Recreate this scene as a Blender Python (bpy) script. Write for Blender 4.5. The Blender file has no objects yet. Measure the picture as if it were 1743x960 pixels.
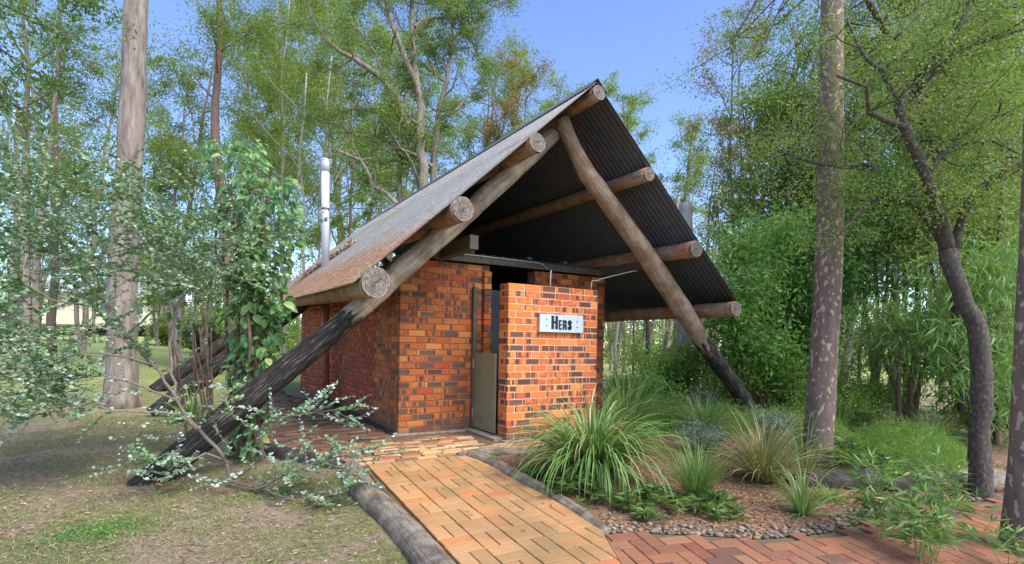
import bpy, bmesh, math, random
import numpy as np
from mathutils import Vector, Matrix, noise
from math import radians, sin, cos, pi
scene = bpy.context.scene
COL = scene.collection
# ------------------------------------------------------------------ camera
CAM = Vector((-2.1734, -6.5867, 1.2052)); YAW = 0.5318; ROLL = 0.0167; FPX = 884.374; CX = 871.5; CY = 586.17
FW = Vector((sin(YAW), cos(YAW), 0)); R0 = Vector((cos(YAW), -sin(YAW), 0)); U0 = Vector((0, 0, 1))
RT = R0*cos(ROLL) + U0*sin(ROLL); UP = -R0*sin(ROLL) + U0*cos(ROLL)
cd = bpy.data.cameras.new('camera'); cam = bpy.data.objects.new('camera', cd); COL.objects.link(cam)
m = Matrix((( RT.x, UP.x, -FW.x, CAM.x), (RT.y, UP.y, -FW.y, CAM.y), (RT.z, UP.z, -FW.z, CAM.z), (0, 0, 0, 1)))
cam.matrix_world = m
cd.sensor_width = 36; cd.lens = FPX/1743*36; cd.shift_y = (CY-480)/1743; cd.clip_start = .05; cd.clip_end = 600
scene.camera = cam
# ------------------------------------------------------------------ light
SUN_EL = radians(52); SUN_AZ = radians(162)     # compass bearing of the sun measured from +Y towards +X
world = bpy.data.worlds.new('World'); scene.world = world; world.use_nodes = True
wn = world.node_tree; bg = wn.nodes['Background']
sky = wn.nodes.new('ShaderNodeTexSky'); sky.sky_type = 'NISHITA'; sky.sun_disc = False
sky.sun_elevation = SUN_EL; sky.sun_rotation = SUN_AZ; sky.air_density = 1.0; sky.dust_density = 0.2; sky.ozone_density = 5.5
hs = wn.nodes.new('ShaderNodeHueSaturation'); hs.inputs['Hue'].default_value = .511; hs.inputs['Saturation'].default_value = 1.02; wn.links.new(sky.outputs[0], hs.inputs['Color']); wn.links.new(hs.outputs[0], bg.inputs[0]); bg.inputs[1].default_value = 0.13
sd = bpy.data.lights.new('sun', 'SUN'); sd.energy = 2.3; sd.angle = radians(38); sd.color = (1, .93, .82)
so = bpy.data.objects.new('sun', sd); COL.objects.link(so)
sdir = Vector((sin(SUN_AZ)*cos(SUN_EL), cos(SUN_AZ)*cos(SUN_EL), sin(SUN_EL)))
so.rotation_euler = sdir.to_track_quat('Z', 'Y').to_euler(); so.location = (3, -8, 12)
scene.view_settings.view_transform = 'Standard'; scene.view_settings.look = 'None'
scene.view_settings.exposure = 1.42; scene.view_settings.gamma = 1
scene.render.engine = 'CYCLES'
scene.cycles.max_bounces = 6; scene.cycles.transparent_max_bounces = 8

# ------------------------------------------------------------------ helpers
def at(x, y, d):            # a point seen at picture position (x, y) at d metres depth
    return CAM + (FW + RT*((x-CX)/FPX) - UP*((y-CY)/FPX))*d
def sm(a, b, x):
    t = min(1, max(0, (x-a)/(b-a))); return t*t*(3-2*t)
def H(x, y):                # height of the ground
    z = -.02-.06*max(0, -1.5-y)+.03*max(0, y-8)*sm(2, -6, x)
    return z-.02*max(0, x-9)*sm(9, 16, x)
def ground_at(x, y):
    r = FW + RT*((x-CX)/FPX) - UP*((y-CY)/FPX); t = .5
    while t < 90:
        P = CAM + r*t
        if P.z < H(P.x, P.y): break
        t += .01
    return P
def thing(name, label, cat, loc=(0, 0, 0), group=None):
    o = bpy.data.objects.new(name, None); COL.objects.link(o); o.location = loc; o.empty_display_size = .2
    o['label'] = label; o['category'] = cat
    if group: o['group'] = group
    return o
def tag(o, label, cat, group=None):
    o['label'] = label; o['category'] = cat
    if group: o['group'] = group
    return o
def put(name, me, mat=None, parent=None, loc=None, rot=None, kind=None):
    if mat is not None and not me.materials: me.materials.append(mat)
    o = bpy.data.objects.new(name, me); COL.objects.link(o)
    if parent is not None:
        o.parent = parent
        # children keep world coordinates: undo the chain of parent locations
        off = Vector((0, 0, 0)); q = parent
        while q is not None: off += q.location; q = q.parent
        o.location = (Vector(loc) if loc is not None else Vector((0, 0, 0))) - off
    elif loc is not None: o.location = loc
    if rot is not None: o.rotation_euler = rot
    if kind: o['kind'] = kind
    return o
def np_mesh(name, V, F, smooth=False, attrs=None, k=None):
    """V (n,3); F (m,k) equal-size faces"""
    me = bpy.data.meshes.new(name); V = np.asarray(V, dtype=np.float32); F = np.asarray(F, dtype=np.int32)
    me.vertices.add(len(V)); me.vertices.foreach_set('co', V.ravel())
    n, k = F.shape
    me.loops.add(n*k); me.loops.foreach_set('vertex_index', F.ravel())
    me.polygons.add(n); me.polygons.foreach_set('loop_start', np.arange(0, n*k, k, dtype=np.int32))
    me.polygons.foreach_set('loop_total', np.full(n, k, dtype=np.int32))
    if smooth: me.polygons.foreach_set('use_smooth', np.ones(n, dtype=bool))
    if attrs:
        for an, arr in attrs.items():
            a = me.attributes.new(an, 'FLOAT', 'POINT'); a.data.foreach_set('value', np.asarray(arr, dtype=np.float32))
    me.update(calc_edges=True); return me
def bm_mesh(name, bm, smooth=False):
    me = bpy.data.meshes.new(name); bm.to_mesh(me); bm.free()
    if smooth:
        for p in me.polygons: p.use_smooth = True
    return me
def add_box(bm, a, b, M=None):
    x0, y0, z0 = a; x1, y1, z1 = b
    vs = [bm.verts.new(v) for v in ((x0,y0,z0),(x1,y0,z0),(x1,y1,z0),(x0,y1,z0),(x0,y0,z1),(x1,y0,z1),(x1,y1,z1),(x0,y1,z1))]
    for f in ((3,2,1,0),(4,5,6,7),(0,1,5,4),(1,2,6,5),(2,3,7,6),(3,0,4,7)): bm.faces.new([vs[i] for i in f])
    if M is not None: bmesh.ops.transform(bm, matrix=M, verts=vs)
    return vs
def box_mesh(name, a, b, bev=0):
    bm = bmesh.new(); add_box(bm, a, b)
    if bev: bmesh.ops.bevel(bm, geom=bm.edges[:], offset=bev, segments=1, affect='EDGES')
    return bm_mesh(name, bm)
def tube_arrays(paths, sides=8, caps=True, rough=0, seed=0):
    """paths: list of (points, radii[, extra]) -> V, F(quads), along"""
    V = []; F = []; A = []; base = 0
    for path in paths:
        pts, rad = path[0], path[1]; n = len(pts)
        P = [Vector(p) for p in pts]
        ref = Vector((.31, .2, .93)) if abs((P[-1]-P[0]).normalized().z) < .9 else Vector((1, .1, .05))
        prev = None
        for i in range(n):
            t = (P[min(i+1, n-1)]-P[max(i-1, 0)])
            t = t.normalized() if t.length > 1e-9 else Vector((0, 0, 1))
            if prev is None: s = t.cross(ref).normalized()
            else:
                s = prev - t*prev.dot(t)
                s = s.normalized() if s.length > 1e-6 else t.cross(ref).normalized()
            prev = s; b = t.cross(s)
            for j in range(sides):
                a = 2*pi*j/sides; v = s*cos(a)+b*sin(a); r = rad[i]
                if rough: 
                    q = P[i]+v*r; r *= 1+rough*noise.noise(Vector((q.x*3+seed, q.y*3, q.z*3)))+.5*rough*noise.noise(Vector((q.x*11, q.y*11+seed, q.z*11)))
                w = P[i]+v*r
                V.append((w.x, w.y, w.z)); A.append(i/(n-1) if n > 1 else 0)
        for i in range(n-1):
            for j in range(sides):
                j2 = (j+1) % sides
                F.append((base+i*sides+j, base+i*sides+j2, base+(i+1)*sides+j2, base+(i+1)*sides+j))
        if caps:
            for i, flip in ((0, True), (n-1, False)):
                c = len(V); V.append(tuple(P[i])); A.append(i/(n-1) if n > 1 else 0)
                for j in range(0, sides, 2):
                    q = (base+i*sides+j, base+i*sides+(j+1) % sides, base+i*sides+(j+2) % sides, c)
                    F.append(q[::-1] if flip else q)
        base = len(V)
    return V, F, A
def tube_mesh(name, paths, sides=8, caps=True, rough=0, seed=0, smooth=True):
    V, F, A = tube_arrays(paths, sides, caps, rough, seed)
    return np_mesh(name, V, F, smooth, {'along': A})
def resample(pts, rad, step):
    P = [Vector(p) for p in pts]; out = []; ro = []
    for i in range(len(P)-1):
        n = max(1, int((P[i+1]-P[i]).length/step))
        p0 = P[max(i-1, 0)]; p1 = P[i]; p2 = P[i+1]; p3 = P[min(i+2, len(P)-1)]
        for k in range(n):
            t = k/n
            out.append(.5*((2*p1)+(p2-p0)*t+(2*p0-5*p1+4*p2-p3)*t*t+(3*p1-p0-3*p2+p3)*t*t*t)); ro.append(rad[i]*(1-t)+rad[i+1]*t)
    out.append(P[-1]); ro.append(rad[-1]); return out, ro

# ------------------------------------------------------------------ materials
class NT:
    def __init__(s, name):
        s.m = bpy.data.materials.new(name); s.m.use_nodes = True; s.t = s.m.node_tree; s.n = s.t.nodes; s.b = s.n['Principled BSDF']
        s.b.inputs['Roughness'].default_value = .85; s.out = s.n['Material Output']
    def new(s, typ, **kw):
        x = s.n.new(typ)
        for k, v in kw.items(): setattr(x, k, v)
        return x
    def link(s, a, b): s.t.links.new(a, b)
    def val(s, sock, v):
        if hasattr(v, 'default_value') or hasattr(v, 'is_output'): s.link(v, sock)
        else: sock.default_value = v
    def math(s, op, a, b=0.0, c=None):
        x = s.new('ShaderNodeMath', operation=op); s.val(x.inputs[0], a); s.val(x.inputs[1], b)
        if c is not None: s.val(x.inputs[2], c)
        return x.outputs[0]
    def ramp(s, fac, stops, interp='LINEAR'):
        x = s.new('ShaderNodeValToRGB'); cr = x.color_ramp; cr.interpolation = interp
        while len(cr.elements) < len(stops): cr.elements.new(.5)
        for e, (p, c) in zip(cr.elements, stops): e.position = p; e.color = (*c, 1)
        s.val(x.inputs[0], fac); return x.outputs[0]
    def mix(s, fac, a, b, mode='MIX'):
        x = s.new('ShaderNodeMix', data_type='RGBA', blend_type=mode)
        s.val(x.inputs[0], fac); s.val(x.inputs[6], a if not isinstance(a, tuple) else (*a, 1)); s.val(x.inputs[7], b if not isinstance(b, tuple) else (*b, 1))
        return x.outputs[2]
    def coord(s, kind='Object', scale=None):
        c = s.new('ShaderNodeTexCoord').outputs[kind]
        if scale:
            mp = s.new('ShaderNodeMapping'); mp.inputs['Scale'].default_value = scale; s.link(c, mp.inputs[0]); return mp.outputs[0]
        return c
    def pos(s, scale=None):
        c = s.new('ShaderNodeNewGeometry').outputs['Position']
        if scale:
            mp = s.new('ShaderNodeMapping'); mp.inputs['Scale'].default_value = scale; s.link(c, mp.inputs[0]); return mp.outputs[0]
        return c
    def noise(s, vec, scale, detail=4, rough=.55, out='Fac'):
        x = s.new('ShaderNodeTexNoise'); x.inputs['Scale'].default_value = scale; x.inputs['Detail'].default_value = detail; x.inputs['Roughness'].default_value = rough
        if vec is not None: s.link(vec, x.inputs['Vector'])
        return x.outputs[out]
    def voro(s, vec, scale, feature='F1', out='Distance'):
        x = s.new('ShaderNodeTexVoronoi', feature=feature); x.inputs['Scale'].default_value = scale
        if vec is not None: s.link(vec, x.inputs['Vector'])
        return x.outputs[out]
    def attr(s, name, out='Fac'): return s.new('ShaderNodeAttribute', attribute_name=name).outputs[out]
    def bump(s, h, strength=.4, dist=.01):
        x = s.new('ShaderNodeBump'); x.inputs['Strength'].default_value = strength; x.inputs['Distance'].default_value = dist
        s.link(h, x.inputs['Height']); s.link(x.outputs[0], s.b.inputs['Normal'])
    def color(s, c): s.val(s.b.inputs['Base Color'], c if not isinstance(c, tuple) else (*c, 1))
def plain(name, c, rough=.7, metal=0, nscale=0, namt=.25):
    n = NT(name); n.b.inputs['Roughness'].default_value = rough; n.b.inputs['Metallic'].default_value = metal
    if nscale:
        f = n.noise(n.pos(), nscale, 5)
        n.color(n.ramp(f, [(.3, tuple(v*(1-namt) for v in c)), (.7, tuple(min(1, v*(1+namt)) for v in c))])); n.bump(f, .25, .004)
    else: n.color(c)
    return n.m
def leaf_mat(name, stops, trans=.3, rough=.5, back=None):
    n = NT(name); col = n.ramp(n.attr('r'), stops)
    if back:
        g = n.new('ShaderNodeNewGeometry'); col = n.mix(g.outputs['Backfacing'], col, back)
    n.color(col); n.b.inputs['Roughness'].default_value = rough; n.b.inputs['Specular IOR Level'].default_value = .35
    tr = n.new('ShaderNodeBsdfTranslucent'); n.link(n.mix(.6, col, (.25, .4, .04)), tr.inputs[0])
    mx = n.new('ShaderNodeMixShader'); mx.inputs[0].default_value = trans
    n.link(n.b.outputs[0], mx.inputs[1]); n.link(tr.outputs[0], mx.inputs[2]); n.link(mx.outputs[0], n.out.inputs[0]); return n.m
G1 = leaf_mat('gum_leaf_light', [(0, (.15, .23, .04)), (.5, (.27, .37, .07)), (.95, (.40, .47, .12)), (1, (.50, .26, .07))], trans=.42)
G2 = leaf_mat('gum_leaf_mid', [(0, (.10, .17, .035)), (.6, (.20, .29, .06)), (.97, (.31, .38, .10)), (1, (.45, .20, .06))], trans=.4)
G3 = leaf_mat('gum_leaf_dark', [(0, (.05, .11, .03)), (.6, (.11, .20, .045)), (1, (.20, .30, .08))], trans=.35)
GR = leaf_mat('gum_leaf_reddish', [(0, (.10, .16, .04)), (.45, (.20, .24, .06)), (.6, (.36, .13, .05)), (1, (.5, .16, .05))])
GB = leaf_mat('broad_leaf_green', [(0, (.07, .19, .045)), (.6, (.17, .36, .085)), (1, (.32, .52, .15))], trans=.42)
GBA = leaf_mat('bamboo_leaf', [(0, (.09, .19, .05)), (.6, (.19, .35, .09)), (.94, (.34, .50, .16)), (1, (.6, .45, .14))], trans=.4)
GS = leaf_mat('silver_leaf', [(0, (.08, .19, .06)), (.35, (.15, .29, .10)), (.6, (.25, .38, .22)), (.8, (.38, .49, .38)), (1, (.52, .61, .54))], trans=.15, rough=.8)
GL = leaf_mat('blue_grey_leaf', [(0, (.12, .18, .10)), (.6, (.24, .32, .20)), (1, (.42, .48, .38))], trans=.1, rough=.9)
GF = leaf_mat('feathery_leaf', [(0, (.11, .22, .04)), (.6, (.25, .42, .08)), (1, (.40, .58, .16))], trans=.42)
GST = leaf_mat('strap_leaf', [(0, (.07, .16, .03)), (.55, (.17, .31, .07)), (.85, (.30, .44, .14)), (.93, (.42, .36, .17)), (1, (.55, .45, .27))], trans=.25, rough=.45)
GSD = leaf_mat('dry_strap_leaf', [(0, (.12, .20, .05)), (.4, (.22, .27, .08)), (.6, (.45, .33, .14)), (1, (.6, .42, .24))], trans=.2, rough=.6)
GG = leaf_mat('lawn_blade', [(0, (.12, .17, .045)), (.4, (.21, .25, .075)), (.65, (.34, .31, .15)), (1, (.52, .44, .28))], trans=.2, rough=.8)
LIT = leaf_mat('dry_litter', [(0, (.16, .09, .05)), (.4, (.30, .18, .11)), (.8, (.46, .30, .20)), (1, (.60, .46, .34))], trans=.05, rough=.9)
def vine_mat():
    n = NT('vine_leaf'); e = n.attr('e'); rnd = n.math('ADD', n.new('ShaderNodeObjectInfo').outputs['Random'], n.attr('r')); rnd = n.math('FRACT', rnd)
    c = n.ramp(rnd, [(0, (.035, .12, .03)), (.6, (.08, .22, .045)), (.93, (.16, .34, .07)), (1, (.42, .44, .12))])
    vein = n.attr('v'); c = n.mix(n.math('MULTIPLY', vein, .5), c, (.30, .42, .18)); c = n.mix(n.math('MULTIPLY', e, n.math('MULTIPLY', n.math('GREATER_THAN', rnd, .6), .6)), c, (.40, .56, .26))
    n.color(c); n.b.inputs['Roughness'].default_value = .38
    tr = n.new('ShaderNodeBsdfTranslucent'); n.link(n.mix(.5, c, (.2, .45, .05)), tr.inputs[0]); mx = n.new('ShaderNodeMixShader'); mx.inputs[0].default_value = .3
    n.link(n.b.outputs[0], mx.inputs[1]); n.link(tr.outputs[0], mx.inputs[2]); n.link(mx.outputs[0], n.out.inputs[0]); return n.m
GV = vine_mat()
def bark(name, stops, scale=(6, 6, 1.2), bumpd=.012, patches=None, psc=9, pth=.62, base_dark=None):
    n = NT(name); f = n.noise(n.pos(scale), 3, 6, .6); c = n.ramp(f, stops)
    h = f
    if patches:
        pm = n.noise(n.pos((1, 1, .62)), psc, 2, .4); k = n.ramp(pm, [(pth, (0, 0, 0)), (pth+.025, (1, 1, 1))]); c = n.mix(k, c, patches); h = n.math('SUBTRACT', f, n.math('MULTIPLY', pm, .6))
    n.color(c); n.bump(h, .6, bumpd); n.b.inputs['Roughness'].default_value = .9; return n.m
BK_GUM = bark('grey_gum_bark', [(.3, (.09, .072, .065)), (.42, (.20, .155, .125)), (.55, (.27, .215, .175)), (.62, (.33, .27, .225)), (.8, (.41, .34, .285))], (4.5, 4.5, .9), .03)
BK_SPOT = bark('spotted_gum_bark', [(.3, (.13, .088, .066)), (.6, (.21, .145, .108)), (.8, (.28, .20, .155))], (5, 5, 1.8), .012, patches=(.46, .34, .24), psc=23, pth=.60)
BK_PALE = bark('pale_gum_bark', [(.3, (.25, .21, .18)), (.6, (.40, .35, .31)), (.8, (.52, .47, .42))], (3, 3, .6))
BK_BR = bark('brown_stem_bark', [(.3, (.10, .06, .045)), (.6, (.20, .125, .09)), (.8, (.32, .22, .16))], (14, 14, 3), .006)
BK_DK = bark('dark_speckled_bark', [(.25, (.03, .024, .018)), (.5, (.08, .063, .048)), (.64, (.135, .11, .086)), (.74, (.30, .27, .23))], (14, 14, 8), .012)
BK_TW = bark('grey_twig_bark', [(.3, (.13, .10, .075)), (.7, (.27, .22, .175))], (20, 20, 6), .003)
BK_POLE = bark('dead_grey_wood', [(.3, (.15, .145, .14)), (.5, (.32, .30, .285)), (.75, (.46, .43, .41))], (8, 8, .5), .02)

def log_mat(name, pale, warm, black_to=None):
    """round pole timber; black_to = share of its length from the foot that is tarred black"""
    n = NT(name); p = n.attr('along'); f = n.noise(n.coord('Object', (2.2, 2.2, 2.2)), 3, 6, .6)
    fib = n.noise(n.attr('grain', 'Vector'), 6, 5, .65)
    c = n.ramp(fib, [(.28, tuple(v*.45 for v in pale)), (.5, pale), (.75, tuple(min(1, v*1.35) for v in pale))])
    c = n.mix(n.ramp(f, [(.42, (0, 0, 0)), (.6, (1, 1, 1))]), c, n.ramp(fib, [(.25, tuple(v*.5 for v in warm)), (.7, warm)]))
    fine = n.noise(n.attr('grain', 'Vector'), 17, 6, .7); c = n.mix(n.ramp(fine, [(.30, (.85, .85, .85)), (.43, (0, 0, 0))]), c, tuple(v*.22 for v in warm)); c = n.mix(n.ramp(fine, [(.60, (0, 0, 0)), (.74, (.55, .55, .55))]), c, tuple(min(1, v*1.5) for v in pale)); n.b.inputs['Specular IOR Level'].default_value = .15
    if black_to is not None:
        w = n.math('ADD', p, n.math('MULTIPLY', n.math('SUBTRACT', n.noise(n.coord('Object'), 2.6, 3), .5), .20)); w = n.math('ADD', w, n.math('MULTIPLY', n.math('SUBTRACT', fib, .5), .16))
        mk = n.ramp(w, [(black_to-.004, (1, 1, 1)), (black_to+.004, (0, 0, 0))])
        blk = n.ramp(n.noise(n.attr('grain', 'Vector'), 9, 7, .75), [(.3, (.010, .009, .009)), (.52, (.032, .028, .024)), (.60, (.13, .11, .09)), (.72, (.36, .31, .26))])
        c = n.mix(mk, c, blk)
    n.color(c); n.bump(n.math('ADD', fib, fine), .9, .016); n.b.inputs['Roughness'].default_value = .85; return n.m
PALE = (.33, .26, .19); WARM = (.30, .155, .08)
LG_L = log_mat('weathered_pole_left', (.50, .41, .31), (.42, .31, .21), .40)
LG_R = log_mat('weathered_pole_right', (.42, .31, .22), (.38, .24, .15), .335)
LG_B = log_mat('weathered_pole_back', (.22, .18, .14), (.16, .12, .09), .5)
LG_P = log_mat('purlin_log', (.42, .31, .22), (.48, .23, .11))
LG_E = log_mat('edging_log', (.33, .275, .21), (.21, .165, .12))
LG_D = log_mat('dark_edging_log', (.10, .088, .08), (.06, .05, .046))
def end_mat():
    n = NT('log_end_grain'); v = n.coord('Object'); L = n.new('ShaderNodeVectorMath', operation='LENGTH'); n.link(v, L.inputs[0])
    rr = n.math('ADD', L.outputs['Value'], n.math('MULTIPLY', n.noise(v, 12, 3), .03))
    rings = n.math('SINE', n.math('MULTIPLY', rr, 420)); c = n.ramp(n.math('ADD', n.math('MULTIPLY', rings, .18), n.noise(v, 30, 5)), [(.3, (.07, .055, .045)), (.55, (.19, .15, .12)), (.8, (.32, .27, .225))])
    o = n.ramp(n.new('ShaderNodeNewGeometry').outputs['Position'], [(0, (0, 0, 0)), (1, (1, 1, 1))])
    n.color(c); n.bump(rings, .3, .003); return n.m
LG_END = end_mat(); CRACK = plain('crack_shadow_wood', (.02, .016, .014), .9); RIMW = plain('pale_log_rim', (.36, .29, .21), .8, 0, 40)
MOSS = plain('lichen_green_wood', (.25, .27, .13), .9, 0, 25, .5)

def brick_mat(name, joined, bright):
    n = NT(name)
    rnd = n.attr('br') if joined else n.new('ShaderNodeObjectInfo').outputs['Random']
    sx = n.new('ShaderNodeSeparateXYZ'); n.link(n.attr('bp', 'Vector'), sx.inputs[0])
    u = sx.outputs[0]; z = sx.outputs[2]
    wn1 = lambda w: (lambda x: (n.val(x.inputs['W'], w), x.outputs['Value'])[1])(n.new('ShaderNodeTexWhiteNoise', noise_dimensions='1D'))
    r2 = wn1(n.math('MULTIPLY', rnd, 913.7)); r3 = wn1(n.math('MULTIPLY', rnd, 377.1)); r4 = wn1(n.math('MULTIPLY', rnd, 71.9))
    nz = n.noise(n.pos(), 22, 4, .6); nf = n.noise(n.pos(), 120, 3, .6)
    k = 1.18 if bright else .88  # lighter copy for the better lit screen wall, light put into the colour
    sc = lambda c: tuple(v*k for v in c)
    ora = n.ramp(r2, [(0, sc((.58, .145, .03))), (.35, sc((.66, .20, .04))), (.55, sc((.50, .085, .022))), (.75, sc((.76, .31, .075))), (.88, sc((.70, .25, .055))), (1, sc((.38, .055, .018)))])
    mott = n.ramp(nz, [(.42, sc((.35, .055, .02))), (.62, sc((.68, .21, .045)))])
    ora = n.mix(n.math('MULTIPLY', n.math('GREATER_THAN', r3, .55), .65), ora, mott)
    if joined: ora = n.mix(.7, ora, (.95, .42, .30), 'MULTIPLY')
    drk = n.ramp(r4, [(0, (.085, .045, .032)), (.4, (.15, .065, .04)), (.7, (.075, .05, .036)), (1, (.20, .08, .04))])
    # bands along the brick: kiln marks, each band plain or dark with a paler rim
    w = n.math('ADD', n.math('MULTIPLY', u, 1/.23), n.math('MULTIPLY', r2, .5))
    nb = n.math('ADD', n.math('FLOOR', n.math('MULTIPLY', n.math('POWER', r3, 1.5), 3.99)), 1.0)     # 1..4 bands
    uu = n.math('ADD', n.math('MULTIPLY', n.math('ADD', n.math('MULTIPLY', u, 1/.23), .5), nb), 10.0)
    zone = n.math('FLOOR', uu); fr = n.math('ABSOLUTE', n.math('SUBTRACT', n.math('FRACT', uu), .5))
    isd = n.math('LESS_THAN', wn1(n.math('ADD', zone, n.math('MULTIPLY', rnd, 517.3))), .40)
    # distance to the rim of the band
    ex = n.math('DIVIDE', n.math('SUBTRACT', .5, fr), nb); ex = n.math('MULTIPLY', ex, .23); ez = n.math('SUBTRACT', .038, n.math('ABSOLUTE', z))
    ed = n.math('ADD', n.math('MINIMUM', ex, ez), n.math('MULTIPLY', n.math('SUBTRACT', nz, .5), .012))
    inner = n.ramp(n.math('MULTIPLY', ed, 40), [(.22, (0, 0, 0)), (.36, (1, 1, 1))])
    core = n.ramp(n.math('MULTIPLY', ed, 40), [(.55, (0, 0, 0)), (.85, (1, 1, 1))])
    dd = n.mix(n.math('MULTIPLY', core, n.math('MULTIPLY', n.math('GREATER_THAN', r4, .5), .6)), drk, (.12, .10, .075))
    c = n.mix(n.math('MULTIPLY', isd, inner), ora, dd)
    c = n.mix(.35, c, n.mix(nf, (.25, .25, .25), (.75, .75, .75)), 'SOFT_LIGHT')
    gp = n.new('ShaderNodeSeparateXYZ'); n.link(n.pos(), gp.inputs[0]); big = n.noise(n.pos(), 2.2, 4)
    splash = n.math('ADD', n.math('MULTIPLY', gp.outputs[2], 2.6), n.math('SUBTRACT', .45, big))
    c = n.mix(n.ramp(splash, [(.0, (.75, .75, .75)), (.45, (0, 0, 0))]), c, (.13, .085, .05)); c = n.mix(n.ramp(n.noise(n.pos(), 7, 5, .7), [(.55, (0, 0, 0)), (.75, (.45, .45, .45))]), c, (.20, .13, .08))
    n.color(c); n.bump(n.math('ADD', nf, n.math('MULTIPLY', nz, .8)), .5, .006); n.b.inputs['Roughness'].default_value = .78; return n.m
BR_S = brick_mat('kiln_brick', False, False); BR_J = brick_mat('kiln_brick_joined', True, False)
BR_SB = brick_mat('kiln_brick_lit', False, True)
MORT_D = plain('brown_mortar', (.17, .12, .075), .95, 0, 60); MORT_L = plain('cream_mortar', (.74, .62, .47), .95, 0, 60)
def pav_mat(name, stops, joined=False, dirt=(.20, .15, .08), dirt_amt=.5):
    n = NT(name); rnd = n.attr('br') if joined else n.new('ShaderNodeObjectInfo').outputs['Random']
    c = n.ramp(rnd, stops); f = n.noise(n.pos(), 90, 4, .7); g = n.noise(n.pos(), 1.7, 4)
    c = n.mix(n.ramp(f, [(.5, (0, 0, 0)), (.75, (.6, .6, .6))]), c, n.mix(.5, c, dirt, 'MULTIPLY')); c = n.mix(n.ramp(g, [(.45, (0, 0, 0)), (.7, (dirt_amt,)*3)]), c, dirt)
    c = n.mix(n.ramp(n.noise(n.pos(), 14, 3), [(.55, (0, 0, 0)), (.75, (.35, .35, .35))]), c, (.45, .14, .06))
    sp = n.noise(n.pos(), 260, 2, .5); c = n.mix(n.ramp(sp, [(.60, (0, 0, 0)), (.70, (.75, .75, .75))]), c, (.12, .06, .03))
    n.color(c); n.bump(n.math('ADD', f, n.noise(n.pos(), 25, 3)), .5, .005); n.b.inputs['Roughness'].default_value = .85; return n.m
PV_T = pav_mat('tan_paver', [(0, (.44, .22, .08)), (.25, (.54, .30, .12)), (.5, (.36, .21, .085)), (.75, (.50, .28, .12)), (.9, (.50, .23, .08)), (1, (.56, .17, .075))], dirt=(.22, .15, .06), dirt_amt=.75)
PV_R = pav_mat('red_paver', [(0, (.25, .095, .045)), (.3, (.34, .145, .065)), (.5, (.21, .085, .045)), (.7, (.31, .15, .075)), (.88, (.28, .075, .04)), (1, (.10, .065, .045))], dirt=(.22, .11, .07))
APS = [(0, (.14, .07, .045)), (.25, (.26, .12, .06)), (.45, (.17, .09, .06)), (.62, (.36, .20, .09)), (.78, (.33, .11, .05)), (.9, (.48, .36, .18)), (1, (.22, .13, .08))]
PV_A = pav_mat('edge_brick', APS, dirt=(.14, .10, .07)); PV_AJ = pav_mat('edge_brick_joined', APS, True, dirt=(.14, .10, .07))
PV_C = pav_mat('cream_edge_brick', [(0, (.60, .45, .22)), (.4, (.50, .27, .10)), (.6, (.30, .12, .06)), (.75, (.62, .50, .30)), (1, (.45, .10, .04))], dirt=(.30, .2, .12), dirt_amt=.2)
SAND = plain('joint_sand', (.13, .09, .05), .95, 0, 30); CONC = plain('stained_concrete', (.30, .25, .20), .9, 0, 14, .35)
def zinc_mat():
    n = NT('corrugated_iron'); g = n.new('ShaderNodeNewGeometry'); sx = n.new('ShaderNodeSeparateXYZ'); n.link(g.outputs['Position'], sx.inputs[0])
    hgt = n.math('ADD', n.math('SUBTRACT', sx.outputs[2], n.math('MULTIPLY', sx.outputs[1], .03)), n.math('MULTIPLY', n.noise(n.pos(), .8, 4), .5))
    wt = n.ramp(n.math('MULTIPLY', n.math('SUBTRACT', hgt, 1.9), .55), [(0, (0, 0, 0)), (.25, (.2, .2, .2)), (.85, (1, 1, 1))])
    f = n.noise(n.pos((1, 1, 1)), 34, 6, .85); st = n.noise(n.pos((1.2, 9, 1.2)), 2.4, 5, .7)
    rust = n.ramp(f, [(.3, (.07, .035, .022)), (.45, (.19, .095, .05)), (.56, (.30, .175, .10)), (.66, (.50, .43, .36))])
    clean = n.ramp(f, [(.3, (.11, .10, .085)), (.5, (.27, .26, .225)), (.65, (.46, .45, .41))])
    k = n.math('ADD', n.math('ADD', wt, n.math('MULTIPLY', n.math('SUBTRACT', st, .5), .9)), n.math('MULTIPLY', n.math('SINE', n.math('MULTIPLY', n.math('ADD', sx.outputs[1], 1.88), 2*pi/.076)), .13)); top = n.mix(n.ramp(k, [(.38, (0, 0, 0)), (.72, (1, 1, 1))]), rust, clean)  # sine adds rust in the grooves, also painting the rib shading into the colour
    top = n.mix(n.ramp(n.noise(n.pos(), 3, 4), [(.5, (0, 0, 0)), (.7, (.45, .45, .45))]), top, (.30, .25, .14))
    n.color(top); n.b.inputs['Roughness'].default_value = .6; n.b.inputs['Metallic'].default_value = .1; n.bump(f, .3, .003); return n.m
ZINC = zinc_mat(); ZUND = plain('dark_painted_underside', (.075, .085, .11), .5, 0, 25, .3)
TIMB = plain('olive_painted_timber', (.105, .095, .065), .75, 0, 18, .3); DOORM = plain('olive_green_door', (.25, .245, .15), .6, 0, 9, .12)
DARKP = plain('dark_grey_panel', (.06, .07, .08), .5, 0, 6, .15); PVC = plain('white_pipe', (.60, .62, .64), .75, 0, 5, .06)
PIPEB = plain('brown_painted_pipe', (.33, .11, .045), .5, 0, 8, .15); CLAMP = plain('rusty_clamp', (.22, .09, .05), .7); COND = plain('grey_conduit', (.46, .48, .48), .45)
STEEL = plain('brushed_sign_steel', (.60, .66, .72), .32, .55, 30, .08); BLK = plain('black_lettering', (.012, .013, .016), .6); SCREW = plain('dull_screw', (.22, .22, .23), .4, .6)
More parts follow.
